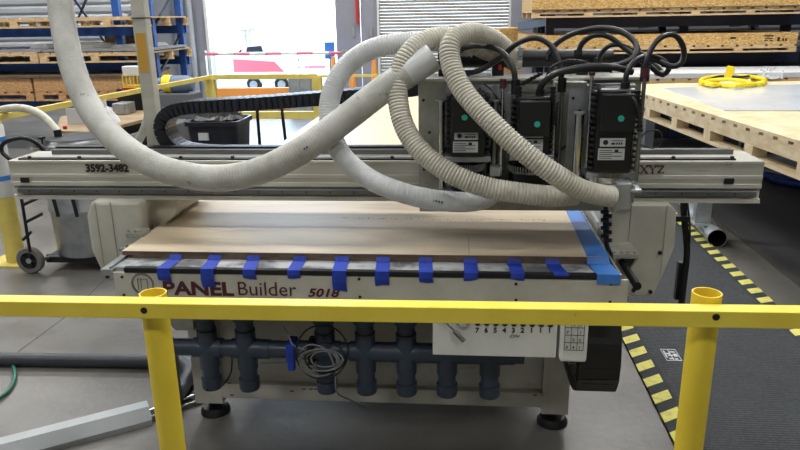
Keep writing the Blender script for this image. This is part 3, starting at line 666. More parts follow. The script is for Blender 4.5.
# ================================================================ hoses
def hose(pts, r, m, label, rib=0, pitch=.014, name='dust_hose', cuffs=True, n=22):
    P = [AY(*q) for q in pts]
    t = thing(name, P[0], label, 'hose')
    B().tube(P, r, n=n, rib=rib, pitch=pitch, step=.02).o('hose_body', m, t, smooth=True)
    return t, P
t, P = hose([(58, -34, 2.62), (60, 0, 2.58), (68, 50, 2.5), (83, 95, 2.42), (106, 130, 2.33), (140, 158, 2.25), (180, 174, 2.2), (222, 178, 2.18), (262, 170, 2.18), (305, 148, 2.2), (345, 119, 2.24), (380, 92, 2.28), (410, 72, 2.3), (428, 60, 2.31)], .045, 'hosegrey', 'large grey suction hose sweeping down from upper left to the spindle heads', rib=.0003, pitch=.010)
a = P[-1]; d = (P[-1]-P[-2]).normalized(); B().cyl(a-d*.08, a+d*.02, .046, n=24).o('hose_cuff', 'hosewhite', t, smooth=True)
def marks(parent, pts, r):
    b = B()
    for (u, v, y, l) in pts:
        p = AY(u, v, y); nrm = (CAM-p).normalized(); p = p+nrm*r; b.bar(p-_rt*l, p+_rt*l+_up*l*.4, .003, .007, up=_up)
    b.o('print_marks', 'ink_blue', parent)
marks(t, [(294+i*2.6, 154-i*1.3, 2.2, .0028) for i in range(6)], .0445)
marks(t, [(236+i*4, 179-i*.3, 2.19, .003) for i in range(4)], .0445)
tB, _ = hose([(470, 52, 2.5), (452, 44, 2.47), (430, 41, 2.44), (400, 43, 2.4), (370, 50, 2.38), (345, 68, 2.36), (331, 95, 2.33), (330, 125, 2.3), (342, 155, 2.26), (368, 178, 2.22), (400, 192, 2.2), (435, 200, 2.2), (465, 202, 2.22), (485, 198, 2.26), (498, 188, 2.3)], .034, 'hosewhite', 'translucent white hose looping farthest left of the three looped hoses', rib=.0006, pitch=.009)
marks(tB, [(428+i*2.8, 199.5+i*.6, 2.2, .0028) for i in range(6)], .0338)
hose([(495, 56, 2.5), (478, 46, 2.46), (456, 38, 2.42), (434, 38, 2.37), (412, 50, 2.32), (400, 72, 2.29), (398, 100, 2.26), (406, 130, 2.22), (424, 154, 2.18), (452, 174, 2.15), (485, 187, 2.14), (520, 193, 2.14), (550, 196, 2.15), (575, 195, 2.18)], .0325, 'hosebeige', 'beige ribbed hose, middle of the three looped hoses, ending at the spindle base', rib=.0017, pitch=.0108)
hose([(514, 62, 2.5), (506, 50, 2.46), (490, 38, 2.38), (470, 33, 2.3), (452, 42, 2.24), (451, 64, 2.2), (464, 92, 2.15), (491, 122, 2.1), (519, 148, 2.07), (550, 171, 2.06), (582, 190, 2.08), (612, 197, 2.12)], .0315, 'hosebeige', 'beige ribbed hose crossing in front of the black spindles to the right inlet', rib=.0017, pitch=.0108)
pe = AY(611, 197, 2.12)
# strain-relief ring
t, P = hose([(138, -30, 2.9), (146, 30, 2.9), (151, 80, 2.92), (149, 110, 2.94), (143, 132, 2.96), (133, 150, 3.0), (120, 170, 3.05)], .018, 'hosegrey', 'thin pale hose hanging behind the aluminium post', name='air_hose')
# aluminium post
pb = AY(157, 155, 2.72)
b = BX(pb.x-.027, pb.x+.027, 2.7, 2.75, .98, 1.95); t = thing('support_post', (pb.x, 2.72, .93), 'grey aluminium box post with ochre sticker rising behind the gantry beam', 'post')
b.o('post_body', 'beam', t, .003)
z0 = AY(150, 72, 2.7).z; z1 = AY(146, 33, 2.7).z
BX(pb.x-.019, pb.x+.019, 2.698, 2.7, z0, z1).o('sticker', 'brown', t)
zj = AY(140, 18, 2.7).z; BX(pb.x-.029, pb.x+.029, 2.697, 2.753, zj-.002, zj+.002).o('joint_band', 'bolt', t)
BX(pb.x-.03, pb.x+.03, 2.655, 2.76, .97, 1.0).o('post_bracket', 'zinc', t)
# ================================================================ front yellow barrier
gr = thing('guard_rail', (0, 1.45, 0), 'bright yellow square tube guard rail crossing in front of the router', 'railing')
rt_ = AY(400, 305, 1.36).z
rl = B().bar((-2.2, 1.38, rt_-.0185-.0056*3.1), (2.4, 1.38, rt_-.0185+.0056*1.5), .04, .037).o('top_rail', 'yellow', gr, .002)
b = B()
for u, v in ((144, 310.5), (716, 317)):
    p = AY(u, v, 1.36); b.cyl((p.x, 1.3585, p.z), (p.x, 1.364, p.z), .0075, n=18)
b.o('bolt_hole', 'bolt', rl)
for u in (154, 706):
    p = AY(u, 297, 1.435); x = p.x; zt = p.z+.012
    b = B().lathe((x, 1.432, 0), [(.031, .0), (.031, zt), (.0275, zt), (.0275, zt-.12), (.001, zt-.12)], 'z', 32); q = b.o('post', 'yellowpost', gr, smooth=True)
    BX(x-.09, x+.09, 1.35, 1.52, 0, .01).o('base_plate', 'yellowpost', q, .002)
# ================================================================ mats and floor items on right
X0m, X1m = 1.0, 1.955
mt = BX(X0m, X1m, .6, 6.6, .0, .012).o('anti_fatigue_mat', 'mat', None, .004, top=True); tag(mt, 'long dark rubber mat with yellow dashed borders right of the machine', 'mat')
b = B(); y = .7
while y < 6.5:
    b.prism([(X0m-.0, y), (X0m+.085, y+.055), (X0m+.085, y+.125), (X0m-.0, y+.07)], .0118, .0132, 'z')
    b.prism([(X1m-.08, y+.0), (X1m-.0, y+.03), (X1m-.0, y+.10), (X1m-.08, y+.07)], .0118, .0132, 'z'); y += .14
b.o('yellow_dashes', 'matyellow', mt)
b = B(); y = .62
while y < 6.5: b.box(X0m+.10, X1m-.10, y, y+.008, .0118, .0132); y += .016
b.box(X0m, X1m, 3.37, 3.378, .0118, .0128); b.o('mat_ribs', 'matrib', mt)
cl = AZ(671, 355, .0135)
b = B(); W_, H_ = .036, .06
for (x0, x1, y0, y1) in ((-1, 1, -1, -.9), (-1, 1, .9, 1), (-1, -.93, -1, 1), (.93, 1, -1, 1), (-.8, -.1, .1, .3), (-.8, -.6, -.5, .7), (.05, .7, .4, .6), (-.4, .2, -.2, 0), (.3, .8, -.3, .2), (-.5, .1, -.75, -.55), (.2, .6, -.8, -.6), (-.1, 0, -1, 1)):
    b.box(cl.x+x0*W_, cl.x+x1*W_, cl.y+y0*H_, cl.y+y1*H_, .0135, .0152)
b.o('printed_mark', 'label', mt)
e = AZ(717, 240, .055)
t = thing('spiral_duct', (e.x, e.y, 0), 'galvanised round duct lying open-ended on the floor beside the mat', 'duct')
e0 = Vector((e.x, e.y, .066)); e1 = Vector((2.12, 6.3, .066))
b = B(); n = 14; pr_ = []
d = (e1-e0); 
prf = [(e0, .0625), (e0, .066)]
k = 0
for k in range(1, 30): prf += [(e0+d*(k/30), .064), (e0+d*(k/30+.004), .066), (e0+d*(k/30+.008), .064)]
prf.append((e1, .064)); b.rings(prf, 24, False); b.o('duct_body', 'zinc', t, smooth=True)
b = B(); b.rings([(e0+d*.6, .001), (e0+d*.6, .058), (e0, .0615)], 24, False); b.o('inner_wall', 'bolt', t, smooth=True)
p = AZ(706, 226, 0)
p = AY(705, 200, 5.0); t = thing('duct_stub', (p.x, 5.0, 0), 'short galvanised square stub rising from the round duct by the mat', 'post')
BX(p.x-.06, p.x+.05, 4.98, 5.04, .13, .60).o('post_body', 'zinc', t, .002); BX(p.x-.08, p.x+.07, 4.94, 5.08, .12, .13).o('base_plate', 'zinc', t)
b = B().tube([AY(683, 175, 2.75), AY(684, 215, 2.72), AY(687, 250, 2.7), AY(684, 280, 2.68), AY(681, 308, 2.67)], .013, n=10)
t = thing('hanging_strap', AY(683, 240, 2.7), 'black strap and cable hanging beside the right gantry cheek', 'cable')
b.o('black_strap', 'bolt', t, smooth=True)
b = B(); p = AY(682, 262, 2.7); b.box(p.x-.015, p.x+.022, 2.69, 2.715, p.z-.16, p.z); b.tube([AY(686, 190, 2.72), AY(690, 230, 2.7), AY(688, 255, 2.7)], .004, n=8); b.box(p.x-.05, p.x+.01, 2.7, 2.72, p.z+.17, p.z+.19); b.o('strap_tail', 'cable', t)
# gutter profile, conduit, green hose
a0 = AZ(-60, 468, .03); a1 = AZ(150, 413, .03)
t = thing('metal_gutter', (a0.x, a0.y, 0), 'folded sheet metal channel lying on the floor at lower left', 'metal profile')
dd = (a1-a0); dd.z = 0; L = dd.length; u_ = dd.normalized(); s_ = Vector((-u_.y, u_.x, 0))
b = B(); prof = [(-.045, 0), (-.045, .022), (-.0, .062), (.065, .056), (.065, 0), (.063, 0), (.063, .054), (.0, .060), (-.043, .021), (-.043, 0)]
pr1 = [b.bm.verts.new(Vector((a0.x, a0.y, 0))+s_*p[0]+Vector((0, 0, p[1]))) for p in prof]; pr2 = [b.bm.verts.new(Vector((a1.x, a1.y, 0))+s_*p[0]+Vector((0, 0, p[1]))) for p in prof]
for i in range(len(prof)): j = (i+1) % len(prof); b.bm.faces.new((pr1[i], pr2[i], pr2[j], pr1[j]))
b.bm.faces.new(pr1); b.bm.faces.new(pr2)
b.o('channel_body', 'alusmooth', t)
for k, (u, v) in enumerate(((150, 411), (150, 418))):
    a = AZ(u, v, .012); c = AZ(u+52, v-18, .012)
    o = B().cyl(a, c, .009, n=14).o('steel_tube', 'chrome' if k == 0 else 'steel', None, smooth=True, top=True)
    tag(o, ('bright thin steel tube on the floor, the farther of two behind the yellow post' if k == 0 else 'duller thin steel tube on the floor, the nearer of two by the channel'), 'tube', 'thin steel tubes')
o = B().tube([AZ(*q) for q in [(-30, 350, .012), (0, 353, .012), (11, 362, .012), (15, 375, .012), (10, 388, .012), (0, 397, .012), (-25, 410, .012)]], .009, n=10).o('garden_hose', 'greenhose', None, smooth=True, top=True)
tag(o, 'dark green hose curling on the floor at the left edge', 'hose')
# ================================================================ yellow bollard and back railing
bp = AZ(17, 262, 0)
t = thing('bollard', (bp.x, bp.y, 0), 'pale yellow post with white sleeve and blue bands beside the dust drum', 'bollard')
zs = AY(17, 196, bp.y).z; zt = AY(8, 122, bp.y).z
B().cyl((bp.x, bp.y, 0), (bp.x, bp.y, zt), .062, n=24).o('post', 'paleyellow', t, smooth=True)
B().lathe((bp.x, bp.y, 0), [(.066, zs), (.07, zs+.01), (.07, zt-.03), (.055, zt)], 'z', 24).o('sleeve', 'white', t, smooth=True)
for v in (139, 177):
    z = AY(12, v, bp.y).z; B().cyl((bp.x, bp.y, z-.016), (bp.x, bp.y, z+.016), .072, n=24).o('tape_band', 'tapepale', t, smooth=True)
BX(bp.x-.17, bp.x+.12, bp.y-.12, bp.y+.12, 0, .012).o('base_plate', 'paleyellow', t)
B().cyl((bp.x, bp.y, zt), (bp.x, bp.y, zt+.05), .035, n=16).o('post_cap', 'paleyellow', t, smooth=True)
t = thing('guard_rail', (-2.0, 7.5, 0), 'pale yellow guard rail around the machine, in front of the open door', 'railing')
R0 = Vector((bp.x, bp.y, zt+.02)); R1_ = Vector((-2.6, 7.55, 1.0)); R2_ = Vector((-1.40, 7.55, 1.0)); R3 = Vector((.3, 7.55, 1.0))
B().bar(R0, R1_, .04, .04).o('side_rail', 'paleyellow', t)
B().bar(R1_, R2_, .05, .05).o('top_rail', 'paleyellow', t)
B().bar(R1_-Vector((0, 0, .42)), R2_-Vector((0, 0, .42)), .05, .08).o('mid_rail', 'paleyellow', t)
B().bar(R2_, R3, .025, .025).o('top_rail', 'paleyellow', t)
B().bar(R2_-Vector((0, 0, .45)), R3-Vector((0, 0, .45)), .025, .025).o('mid_rail', 'paleyellow', t)
for p in (R1_, R2_): q = BX(p.x-.05, p.x+.05, p.y-.03, p.y+.07, 0, 1.0).o('post', 'paleyellow', t, .004); BX(p.x-.12, p.x+.12, p.y-.1, p.y+.14, 0, .012).o('base_plate', 'paleyellow', q)
for p in (R3,): BX(p.x-.03, p.x+.03, p.y-.03, p.y+.03, 0, 1.0).o('post', 'paleyellow', t)
# ================================================================ dust drum on cart
dc = Vector((-2.37, 4.33, 0))
t = thing('dust_drum', dc, 'round steel dust drum with black lid on a two-wheeled cart', 'dust collector')
b = B().lathe(dc, [(.205, .10), (.213, .115), (.22, .40), (.228, .41), (.228, .425), (.222, .435), (.237, .81), (.24, .83)], 'z', 40); b.o('drum_body', 'zinc', t, smooth=True)
q = B().lathe(dc, [(.262, .825), (.268, .84), (.258, .855), (.2, .87), (.19, .882), (.05, .892), (.001, .893)], 'z', 40).o('lid', 'lidgrey', t, smooth=True)
B().lathe(dc, [(.264, .822), (.274, .826), (.274, .842), (.264, .846)], 'z', 40, caps=False).o('clamp_band', 'chrome', q, smooth=True)
p = AY(43, 146, 4.15); B().lathe((p.x, 4.15, 0), [(.006, .84), (.006, .89), (.024, .90), (.024, .91), (.01, .915)], 'z', 16).o('lid_knob', 'black', q, smooth=True)
p = AY(61, 150, 4.3); B().cyl((p.x, 4.3, .86), (p.x-.005, 4.3, .93), .026, .024, n=20).o('hose_port', 'black', q, smooth=True)
b = B()
for u in (56, 75): 
    p = AY(u, 205, 4.08); b.bar((p.x, 4.085, .40), (p.x-.02, 4.07, .66), .012, .022)
b.o('latch_strap', 'bolt', t)
b = B(); b.tube([AY(*q_) for q_ in [(14, 162, 3.95), (2, 152, 3.95), (4, 143, 3.95), (20, 138, 3.95), (33, 141, 3.98), (45, 152, 4.05)]], .013, n=12); b.o('push_handle', 'black', t, smooth=True)
b = B(); 
for (p, q_) in (((21, 195), (30, 252)), ((23, 205), (38, 198)), ((26, 222), (42, 214)), ((23, 240), (31, 232))): b.cyl(AY(p[0], p[1], 4.05), AY(q_[0], q_[1], 4.05), .010, n=10)
b.box(-2.6, -2.12, 4.15, 4.55, .06, .10); b.cyl((-2.62, 4.2, .09), (-2.1, 4.2, .09), .012, n=10); b.o('cart_frame', 'black', t)
def wheel(c, r, parent, w_=.045):
    q = B().lathe(c, [(r*.62, -w_/2), (r*.9, -w_/2), (r, -w_/4), (r, w_/4), (r*.9, w_/2), (r*.62, w_/2)], 'y', 32, caps=False).o('wheel', 'tyre', parent, smooth=True)
    B().lathe(c, [(r*.62, -w_/3), (r*.5, -w_/5), (.0, -w_/5), (0, w_/5), (r*.5, w_/5), (r*.66, w_/3)], 'y', 32, caps=False).o('wheel_hub', 'bluetint', q, smooth=True)
    b = B()
    for k in range(5):
        a = 2*PI*k/5; b.bar((c[0], c[1]-w_*.3, c[2]), (c[0]+math.cos(a)*r*.6, c[1]-w_*.3, c[2]+math.sin(a)*r*.6), .014, .018)
    b.o('wheel_spokes', 'black', q)
    B().lathe(c, [(.018, -w_*.55), (.018, -w_*.3)], 'y', 16).o('wheel_cap', 'zinc', q)
wc = AZ(33, 273, 0); wheel((wc.x, wc.y-.0, .093), .093, t)
B().cyl((wc.x, wc.y, .093), (wc.x+.1, 4.15, .09), .012, n=10).o('axle', 'black', t)
wheel((-2.15, 4.72, .093), .093, t)
B().cyl((-2.15, 4.72, .093), (-2.2, 4.5, .09), .012, n=10).o('axle', 'black', t)
t, P = hose([(-40, 118, 4.5), (0, 110, 4.45), (20, 108, 4.42), (38, 113, 4.38), (52, 125, 4.34), (59, 137, 4.31), (61, 146, 4.3)], .026, 'hosebeige', 'cream hose curving into the lid of the steel dust drum', name='vacuum_hose')
p = AY(60, 129, 4.25); B().box(p.x-.012, p.x+.012, 4.30, 4.32, p.z-.012, p.z+.012).o('red_label', 'red', t, .006)
# ================================================================ bench and its items
t = thing('work_bench', (-2.6, 5.6, 0), 'low wooden-topped bench behind the dust drum carrying tools', 'bench')
pts = [AZ(u, v, .74) for u, v in ((57, 131), (95, 132), (152, 117), (160, 107), (100, 107), (60, 117))]
B().prism([(p.x, p.y) for p in pts], .715, .74, 'z').o('bench_top', 'benchwood', t)
for (u, v) in ((68, 129), (145, 117), (160, 106)):
    p = AZ(u, v, .74); BX(p.x-.02, p.x+.02, p.y+.06, p.y+.10, 0, .715).o('leg', 'walldark', t)
b = B(); b.bar(AZ(95, 133, .74)+Vector((0, .1, -.12)), AZ(148, 119, .74)+Vector((0, .1, -.12)), .02, .05); b.bar(AZ(95, 133, .74)+Vector((0, .1, -.25)), AZ(148, 119, .74)+Vector((0, .1, -.25)), .02, .03); b.o('shelf_rail', 'zinc', t)
b = B(); p = pts[1]; r_ = pts[2]; b.prism([(p.x-.1, p.y+.06), (r_.x-.02, r_.y+.06), (r_.x, r_.y+.35), (p.x, p.y+.6)], .30, .70, 'z'); tag(b.o('dark_panel_stack', 'blackmetal', None, top=True), 'dark metal panels stored underneath the wooden bench', 'panels')
def on(u, v, z): return AZ(u, v, z)
c_ = on(77, 126, .74); t = thing('cardboard_sheet', (c_.x, c_.y, .74), 'white sheet leaning up on the left end of the bench', 'sheet')
BX(c_.x-.14, c_.x+.10, c_.y+.1, c_.y+.115, .74, .88).o('sheet_board', 'label', t)
c_ = on(122, 115, .74); t = thing('electrical_box', (c_.x, c_.y, .74), 'grey metal electrical box on the front of the bench', 'box')
BX(c_.x-.09, c_.x+.05, c_.y-.0, c_.y+.2, .74, .85).o('box_body', 'alu', t, .01); BX(c_.x-.07, c_.x+.03, c_.y-.006, c_.y, .76, .83).o('box_cover', 'zinc', t)
c_ = on(99, 109, .74); t = thing('paper_dispenser', (c_.x, c_.y, .74), 'small cream gadget with slots standing left of the grey box', 'gadget')
BX(c_.x-.05, c_.x+.05, c_.y, c_.y+.08, .74, .86).o('dispenser_body', 'white', t, .008); BX(c_.x-.02, c_.x+.03, c_.y-.004, c_.y, .80, .84).o('slot', 'walldark', t)
c_ = on(111, 122, .74); t = thing('paper_cone', (c_.x, c_.y, .74), 'crumpled white paper cone on the bench', 'paper')
B().lathe((c_.x, c_.y-.03, .74), [(.10, 0), (.085, .04), (.05, .09), (.001, .15)], 'z', 9).o('paper_body', 'label', t)
c_ = Vector((-2.15, 6.75, .74)); pA = AY(118, 110, 6.75); pB = AY(147, 88, 6.75)
t = thing('tool_case', (pA.x, 6.75, .74), 'black plastic tool case standing at the back of the bench', 'case')
BX(pA.x, pB.x, 6.75, 6.95, .74, pB.z).o('dark_body', 'black', t, .02); BX(pA.x-.005, pB.x+.005, 6.745, 6.955, pB.z-.07, pB.z-.055).o('case_lid_seam', 'bluetint', t); b = B().tube([(pA.x+.08, 6.74, pB.z-.02), (pA.x+.09, 6.72, pB.z), (pB.x-.09, 6.72, pB.z), (pB.x-.08, 6.74, pB.z-.02)], .008); b.o('case_handle', 'red', t)
pA = AY(122, 80, 6.8); pB = AY(139, 68, 6.8); zc = AY(147, 88, 6.75).z
t = thing('wipe_dispenser', (pA.x, 6.85, zc), 'white canister in a yellow wire holder on top of the tool case', 'dispenser')
BX(pA.x, pB.x, 6.82, 6.92, AY(130, 76, 6.85).z, AY(130, 66, 6.85).z).o('canister', 'white', t, .01)
b = B()
for k in range(6): x = pA.x+(pB.x-pA.x)*k/5; b.bar((x, 6.815, zc), (x, 6.815, AY(130, 75, 6.85).z), .008, .008)
b.box(pA.x, pB.x, 6.82, 6.92, zc, zc+.02); b.o('wire_holder', 'filmyellow', t)
c_ = on(172, 92, .74)
# yard vac behind
pA = AY(176, 92, 8.0); t = thing('covered_motor', (pA.x, 8.0, 0), 'grey-blue covered motor with yellow strap left of the door rail', 'equipment')
B().lathe((pA.x+.02, 8.0, AY(180, 84, 8.0).z), [(.001, -.24), (.07, -.22), (.10, -.12), (.10, .12), (.07, .2), (.001, .22)], 'x', 20).o('motor_cover', 'motorblue', t, smooth=True)
B().lathe((pA.x+.02, 8.0, AY(180, 84, 8.0).z), [(.102, -.15), (.106, -.14), (.106, -.06), (.102, -.05)], 'x', 20, caps=False).o('strap', 'filmyellow', t)
zz = AY(180, 84, 8.0).z-.1
BX(pA.x-.25, pA.x+.25, 7.85, 8.15, .5, zz).o('motor_base', 'walldark', t, .01)
for sx in (-.2, .2): BX(pA.x+sx-.02, pA.x+sx+.02, 6.88, 8.02, 0, .5).o('leg', 'walldark', t)
# black tub on a cart
p = AY(185, 122, 4.6); q_ = AY(236, 122, 4.6); zb = AY(210, 153, 4.6).z-.12
xa, xb = p.x, q_.x; xm = (xa+xb)/2
t = thing('plastic_tub', (xm, 4.6, .5), 'black plastic tub with bag liner on the trolley behind the gantry', 'tub')
b = B()
def rr(x0, x1, y0, y1, z, r=.04):
    out = []
    for cx, cy_, a0 in ((x1-r, y1-r, 0), (x0+r, y1-r, 90), (x0+r, y0+r, 180), (x1-r, y0+r, 270)):
        for k in range(5): a = math.radians(a0+22.5*k); out.append((cx+r*math.cos(a), cy_+r*math.sin(a), z))
    return out
ztub = p.z; zl0 = .5
prev = None
for (g, z) in ((-.03, zl0), (-.0, ztub-.03), (.015, ztub-.03), (.015, ztub), (-.005, ztub), (-.035, zl0+.02)):
    ring = [b.bm.verts.new(v) for v in rr(xa-g, xb+g, 4.6-g, 4.95+g, z)]
    if prev:
        for k in range(20): b.bm.faces.new((prev[k], prev[(k+1) % 20], ring[(k+1) % 20], ring[k]))
    else: b.bm.faces.new(ring)
    prev = ring
b.bm.faces.new(prev); b.o('tub_body', 'bluetint', t, smooth=True)
pl = AY(203, 137, 4.58); BX(pl.x-.035, pl.x+.035, 4.585, 4.6, pl.z-.025, pl.z+.025).o('paper_label', 'label', t)
b = B(); random.seed(5); nn = 26
ring0 = [b.bm.verts.new((xm+(xb-xa)*.5*math.cos(2*PI*k/nn), 4.775+.17*math.sin(2*PI*k/nn), ztub+.0+random.uniform(0, .012))) for k in range(nn)]
ring1 = [b.bm.verts.new((xm+(xb-xa)*.42*math.cos(2*PI*k/nn), 4.775+.14*math.sin(2*PI*k/nn), ztub+.03+random.uniform(-.01, .02))) for k in range(nn)]
ring2 = [b.bm.verts.new((xm+(xb-xa)*.3*math.cos(2*PI*k/nn), 4.775+.1*math.sin(2*PI*k/nn), ztub-.05)) for k in range(nn)]
for r1, r2 in ((ring0, ring1), (ring1, ring2)):
    for k in range(nn): b.bm.faces.new((r1[k], r1[(k+1) % nn], r2[(k+1) % nn], r2[k]))
b.bm.faces.new(ring2); b.o('bag_liner', 'black', t)
t = thing('trolley', (xm+.05, 4.8, 0), 'dark flat trolley carrying the black tub behind the gantry', 'trolley')
BX(xa-.05, xb+.3, 4.55, 5.0, .46, .5).o('deck', 'blackmetal', t)
pu = AY(250, 96, 4.98)
b = B(); b.cyl((xb+.25, 4.98, .5), (xb+.22, 4.98, pu.z), .012, n=10); b.cyl((xb+.04, 4.98, .5), (xb+.04, 4.98, pu.z-.06), .012, n=10); b.cyl((xb+.04, 4.98, pu.z-.06), (xb+.22, 4.98, pu.z-.03), .012, n=10); b.o('push_handle', 'black', t)
for x in (xa, xb+.25):
    for yy_ in (4.6, 4.95):
        b = BX(x-.015, x+.015, yy_-.015, yy_+.015, .1, .46); b.o('leg', 'blackmetal', t)
        B().lathe((x, yy_, .05), [(.05, -.015), (.05, .015)], 'y', 20).o('wheel', 'tyre', t)
pc_ = AY(245, 143, 4.8); t = thing('teal_rag', (pc_.x, 4.75, .5), 'crumpled teal rag on the trolley beside the tub', 'cloth')
b = B(); random.seed(9); bmesh.ops.create_icosphere(b.bm, subdivisions=3, radius=.075)
for v in b.bm.verts: v.co = Vector((pc_.x+v.co.x*.9, 4.75+v.co.y, .575+v.co.z*1.0))*1 + Vector((random.uniform(-.008, .008), random.uniform(-.008, .008), random.uniform(-.0, .012)))
b.o('rag_body', 'cyan', t)
# ================================================================ pallets and racks
def pallet(x0, x1, y0, y1, z0, h, label, m='wood', name='pallet', group=None, nb=3, slat_dir='x'):
    t = thing(name, ((x0+x1)/2, (y0+y1)/2, z0), label, 'pallet', group)
    b = B(); n = max(4, int((x1-x0)/.16)); wd = (x1-x0)/n
    for k in range(n): b.box(x0+k*wd, x0+k*wd+wd*.82, y0, y1, z0+h-.02, z0+h)
    b.o('deck_boards', m, t)
    for k in range(nb):
        y = y0+(y1-y0-.05)*k/(nb-1)
        b = B(); b.box(x0, x1, y, y+.05, z0+h-.042, z0+h-.021)
        m2 = max(3, int((x1-x0)/.55)+1)
        for j in range(m2):
            xx = x0+(x1-x0-.1)*j/(m2-1); b.box(xx, xx+.10, y, y+.05, z0+.02, z0+h-.042)
        b.o('stringer', m, t)
    b = B()
    for k in range(nb):
        y = y0+(y1-y0-.09)*k/(nb-1); b.box(x0, x1, y, y+.09, z0, z0+.02)
    b.o('bottom_boards', m, t)
    return t
YL = 8.6
def zL(v): return AY(100, v, YL).z
def xL(u, v): return AY(u, v, YL).x
# left rack
t = thing('pallet_rack', (-4.5, YL, 0), 'blue steel pallet rack against the left cladding wall', 'rack')
for xx in (xL(112, 30), xL(146, 40), -7.2):
    for yy_ in (YL+.15, YL+1.1):
        b = BX(xx-.045, xx+.045, yy_, yy_+.08, 0, 3.2); b.o('upright', 'rackblue', t)
    b = B()
    for k in range(5): z = .3+k*.6; b.bar((xx, YL+.2, z), (xx, YL+1.1, z+.5), .03, .03)
    b.o('frame_brace', 'rackdark', t)
LV = [(27, 34), (62, 70), (99, 104)]
for (v0, v1) in LV:
    z1 = zL(v0)-.0; b = BX(-7.2, xL(150, 30), YL+.09, YL+.15, z1-.11, z1-.001); b.o('shelf_beam', 'rackblue', t); b = BX(-7.2, xL(150, 30), YL+1.18, YL+1.24, z1-.11, z1-.001); b.o('shelf_beam', 'rackblue', t)
b = B(); b.bar((xL(0, 0), YL+1.2, 2.4), (xL(60, 0), YL+1.2, zL(60)), .03, .02, up=(0, 1, 0)); b.bar((xL(0, 0), YL+1.2, zL(60)), (xL(60, 0), YL+1.2, 2.4), .03, .02, up=(0, 1, 0)); b.o('back_brace', 'rackdark', t)
z = zL(27); 
pallet(-7.1, xL(67, 22), YL-.15, YL+1.2, z, zL(17)-z, 'pale wooden pallet on the top shelf of the left rack, left of the big hose', 'wood', group='pallets in the left rack')
pallet(xL(69, 22), xL(152, 22), YL-.1, YL+1.2, z, zL(17)-z, 'pale wooden pallet on the top shelf of the left rack, right of the big hose', 'wood', group='pallets in the left rack')
z = zL(62)
pallet(-7.1, xL(44, 55), YL-.15, YL+1.2, z, zL(51)-z, 'pallet on the middle shelf of the left rack, left of the big hose', 'wood', group='pallets in the left rack')
pallet(xL(46, 55), xL(156, 55), YL-.15, YL+1.2, z, zL(52)-z, 'long pallet on the middle shelf of the left rack by the open door', 'wood', group='pallets in the left rack')
zt_ = zL(51)
tag(BX(-7.0, xL(44, 50), YL-.1, YL+1.1, zt_, zt_+.035).o('board_stack', 'greywall', None, top=True), 'flat grey boards on the left middle-shelf pallet', 'boards')
tag(BX(xL(48, 50), xL(154, 50), YL-.12, YL+1.1, zt_+.0, zt_+.03).o('board_stack', 'labelgrey', None, top=True), 'flat grey boards on the right middle-shelf pallet', 'boards')
b = B(); b.prism([(xL(24, 48), zt_+.035), (xL(43, 48), zt_+.035), (xL(40, 48), zt_+.09), (xL(28, 48), zt_+.085)], YL+.1, YL+.9, 'y'); tag(b.o('plastic_wrap', 'white', None, top=True), 'white wrapped sheets lying on the left grey boards', 'wrapped sheets')
b = B(); b.prism([(xL(50, 48), zt_+.03), (xL(90, 48), zt_+.03), (xL(88, 48), zt_+.07), (xL(55, 48), zt_+.10)], YL+.1, YL+.9, 'y'); tag(b.o('plastic_wrap', 'white', None, top=True), 'white wrapped sheets behind the big hose on the middle shelf', 'wrapped sheets')
b = B(); b.prism([(xL(106, 48), zt_+.03), (xL(140, 48), zt_+.03), (xL(136, 48), zt_+.07), (xL(112, 48), zt_+.07)], YL+.1, YL+.9, 'y'); tag(b.o('plastic_wrap', 'white', None, top=True), 'white wrapped sheets near the aluminium post on the middle shelf', 'wrapped sheets')
tag(BX(xL(73, 40), xL(118, 40), YL+.8, YL+1.1, zt_+.03, zt_+.2).o('cardboard_box', 'plyedge', None, .01, top=True), 'long brown cardboard box at the back of the middle shelf', 'box')
z = zL(99)
for (u0, u1, lab) in ((-60, 41, 'OSB-sided crate at the left end of the low shelf'), (43, 96, 'OSB-sided crate on the low shelf behind the big hose'), (98, 135, 'OSB-sided crate on the low shelf behind the aluminium post')):
    xa_, xb_ = xL(u0, 85), xL(u1, 85)
    pallet(xa_, xb_, YL-.2, YL+1.1, z, .12, 'pallet under the '+lab, 'osbpale', group='pallets under the OSB crates')
    t = thing('wooden_crate', ((xa_+xb_)/2, YL, z+.12), lab, 'crate', 'OSB crates on the low shelf')
    BX(xa_, xb_, YL-.2, YL+1.1, z+.12, zL(76)).o('crate_side', 'osbpale', t, .004); BX(xa_-.01, xb_+.01, YL-.22, YL+1.12, zL(76), zL(76)+.03).o('crate_lid', 'plyedge', t)
tag(BX(xL(80, 48), xL(108, 48), YL+.2, YL+.6, zL(110)-.2, zL(110)-.15).o('plank', 'wood', None, top=True), 'single plank lying low under the left rack', 'plank')
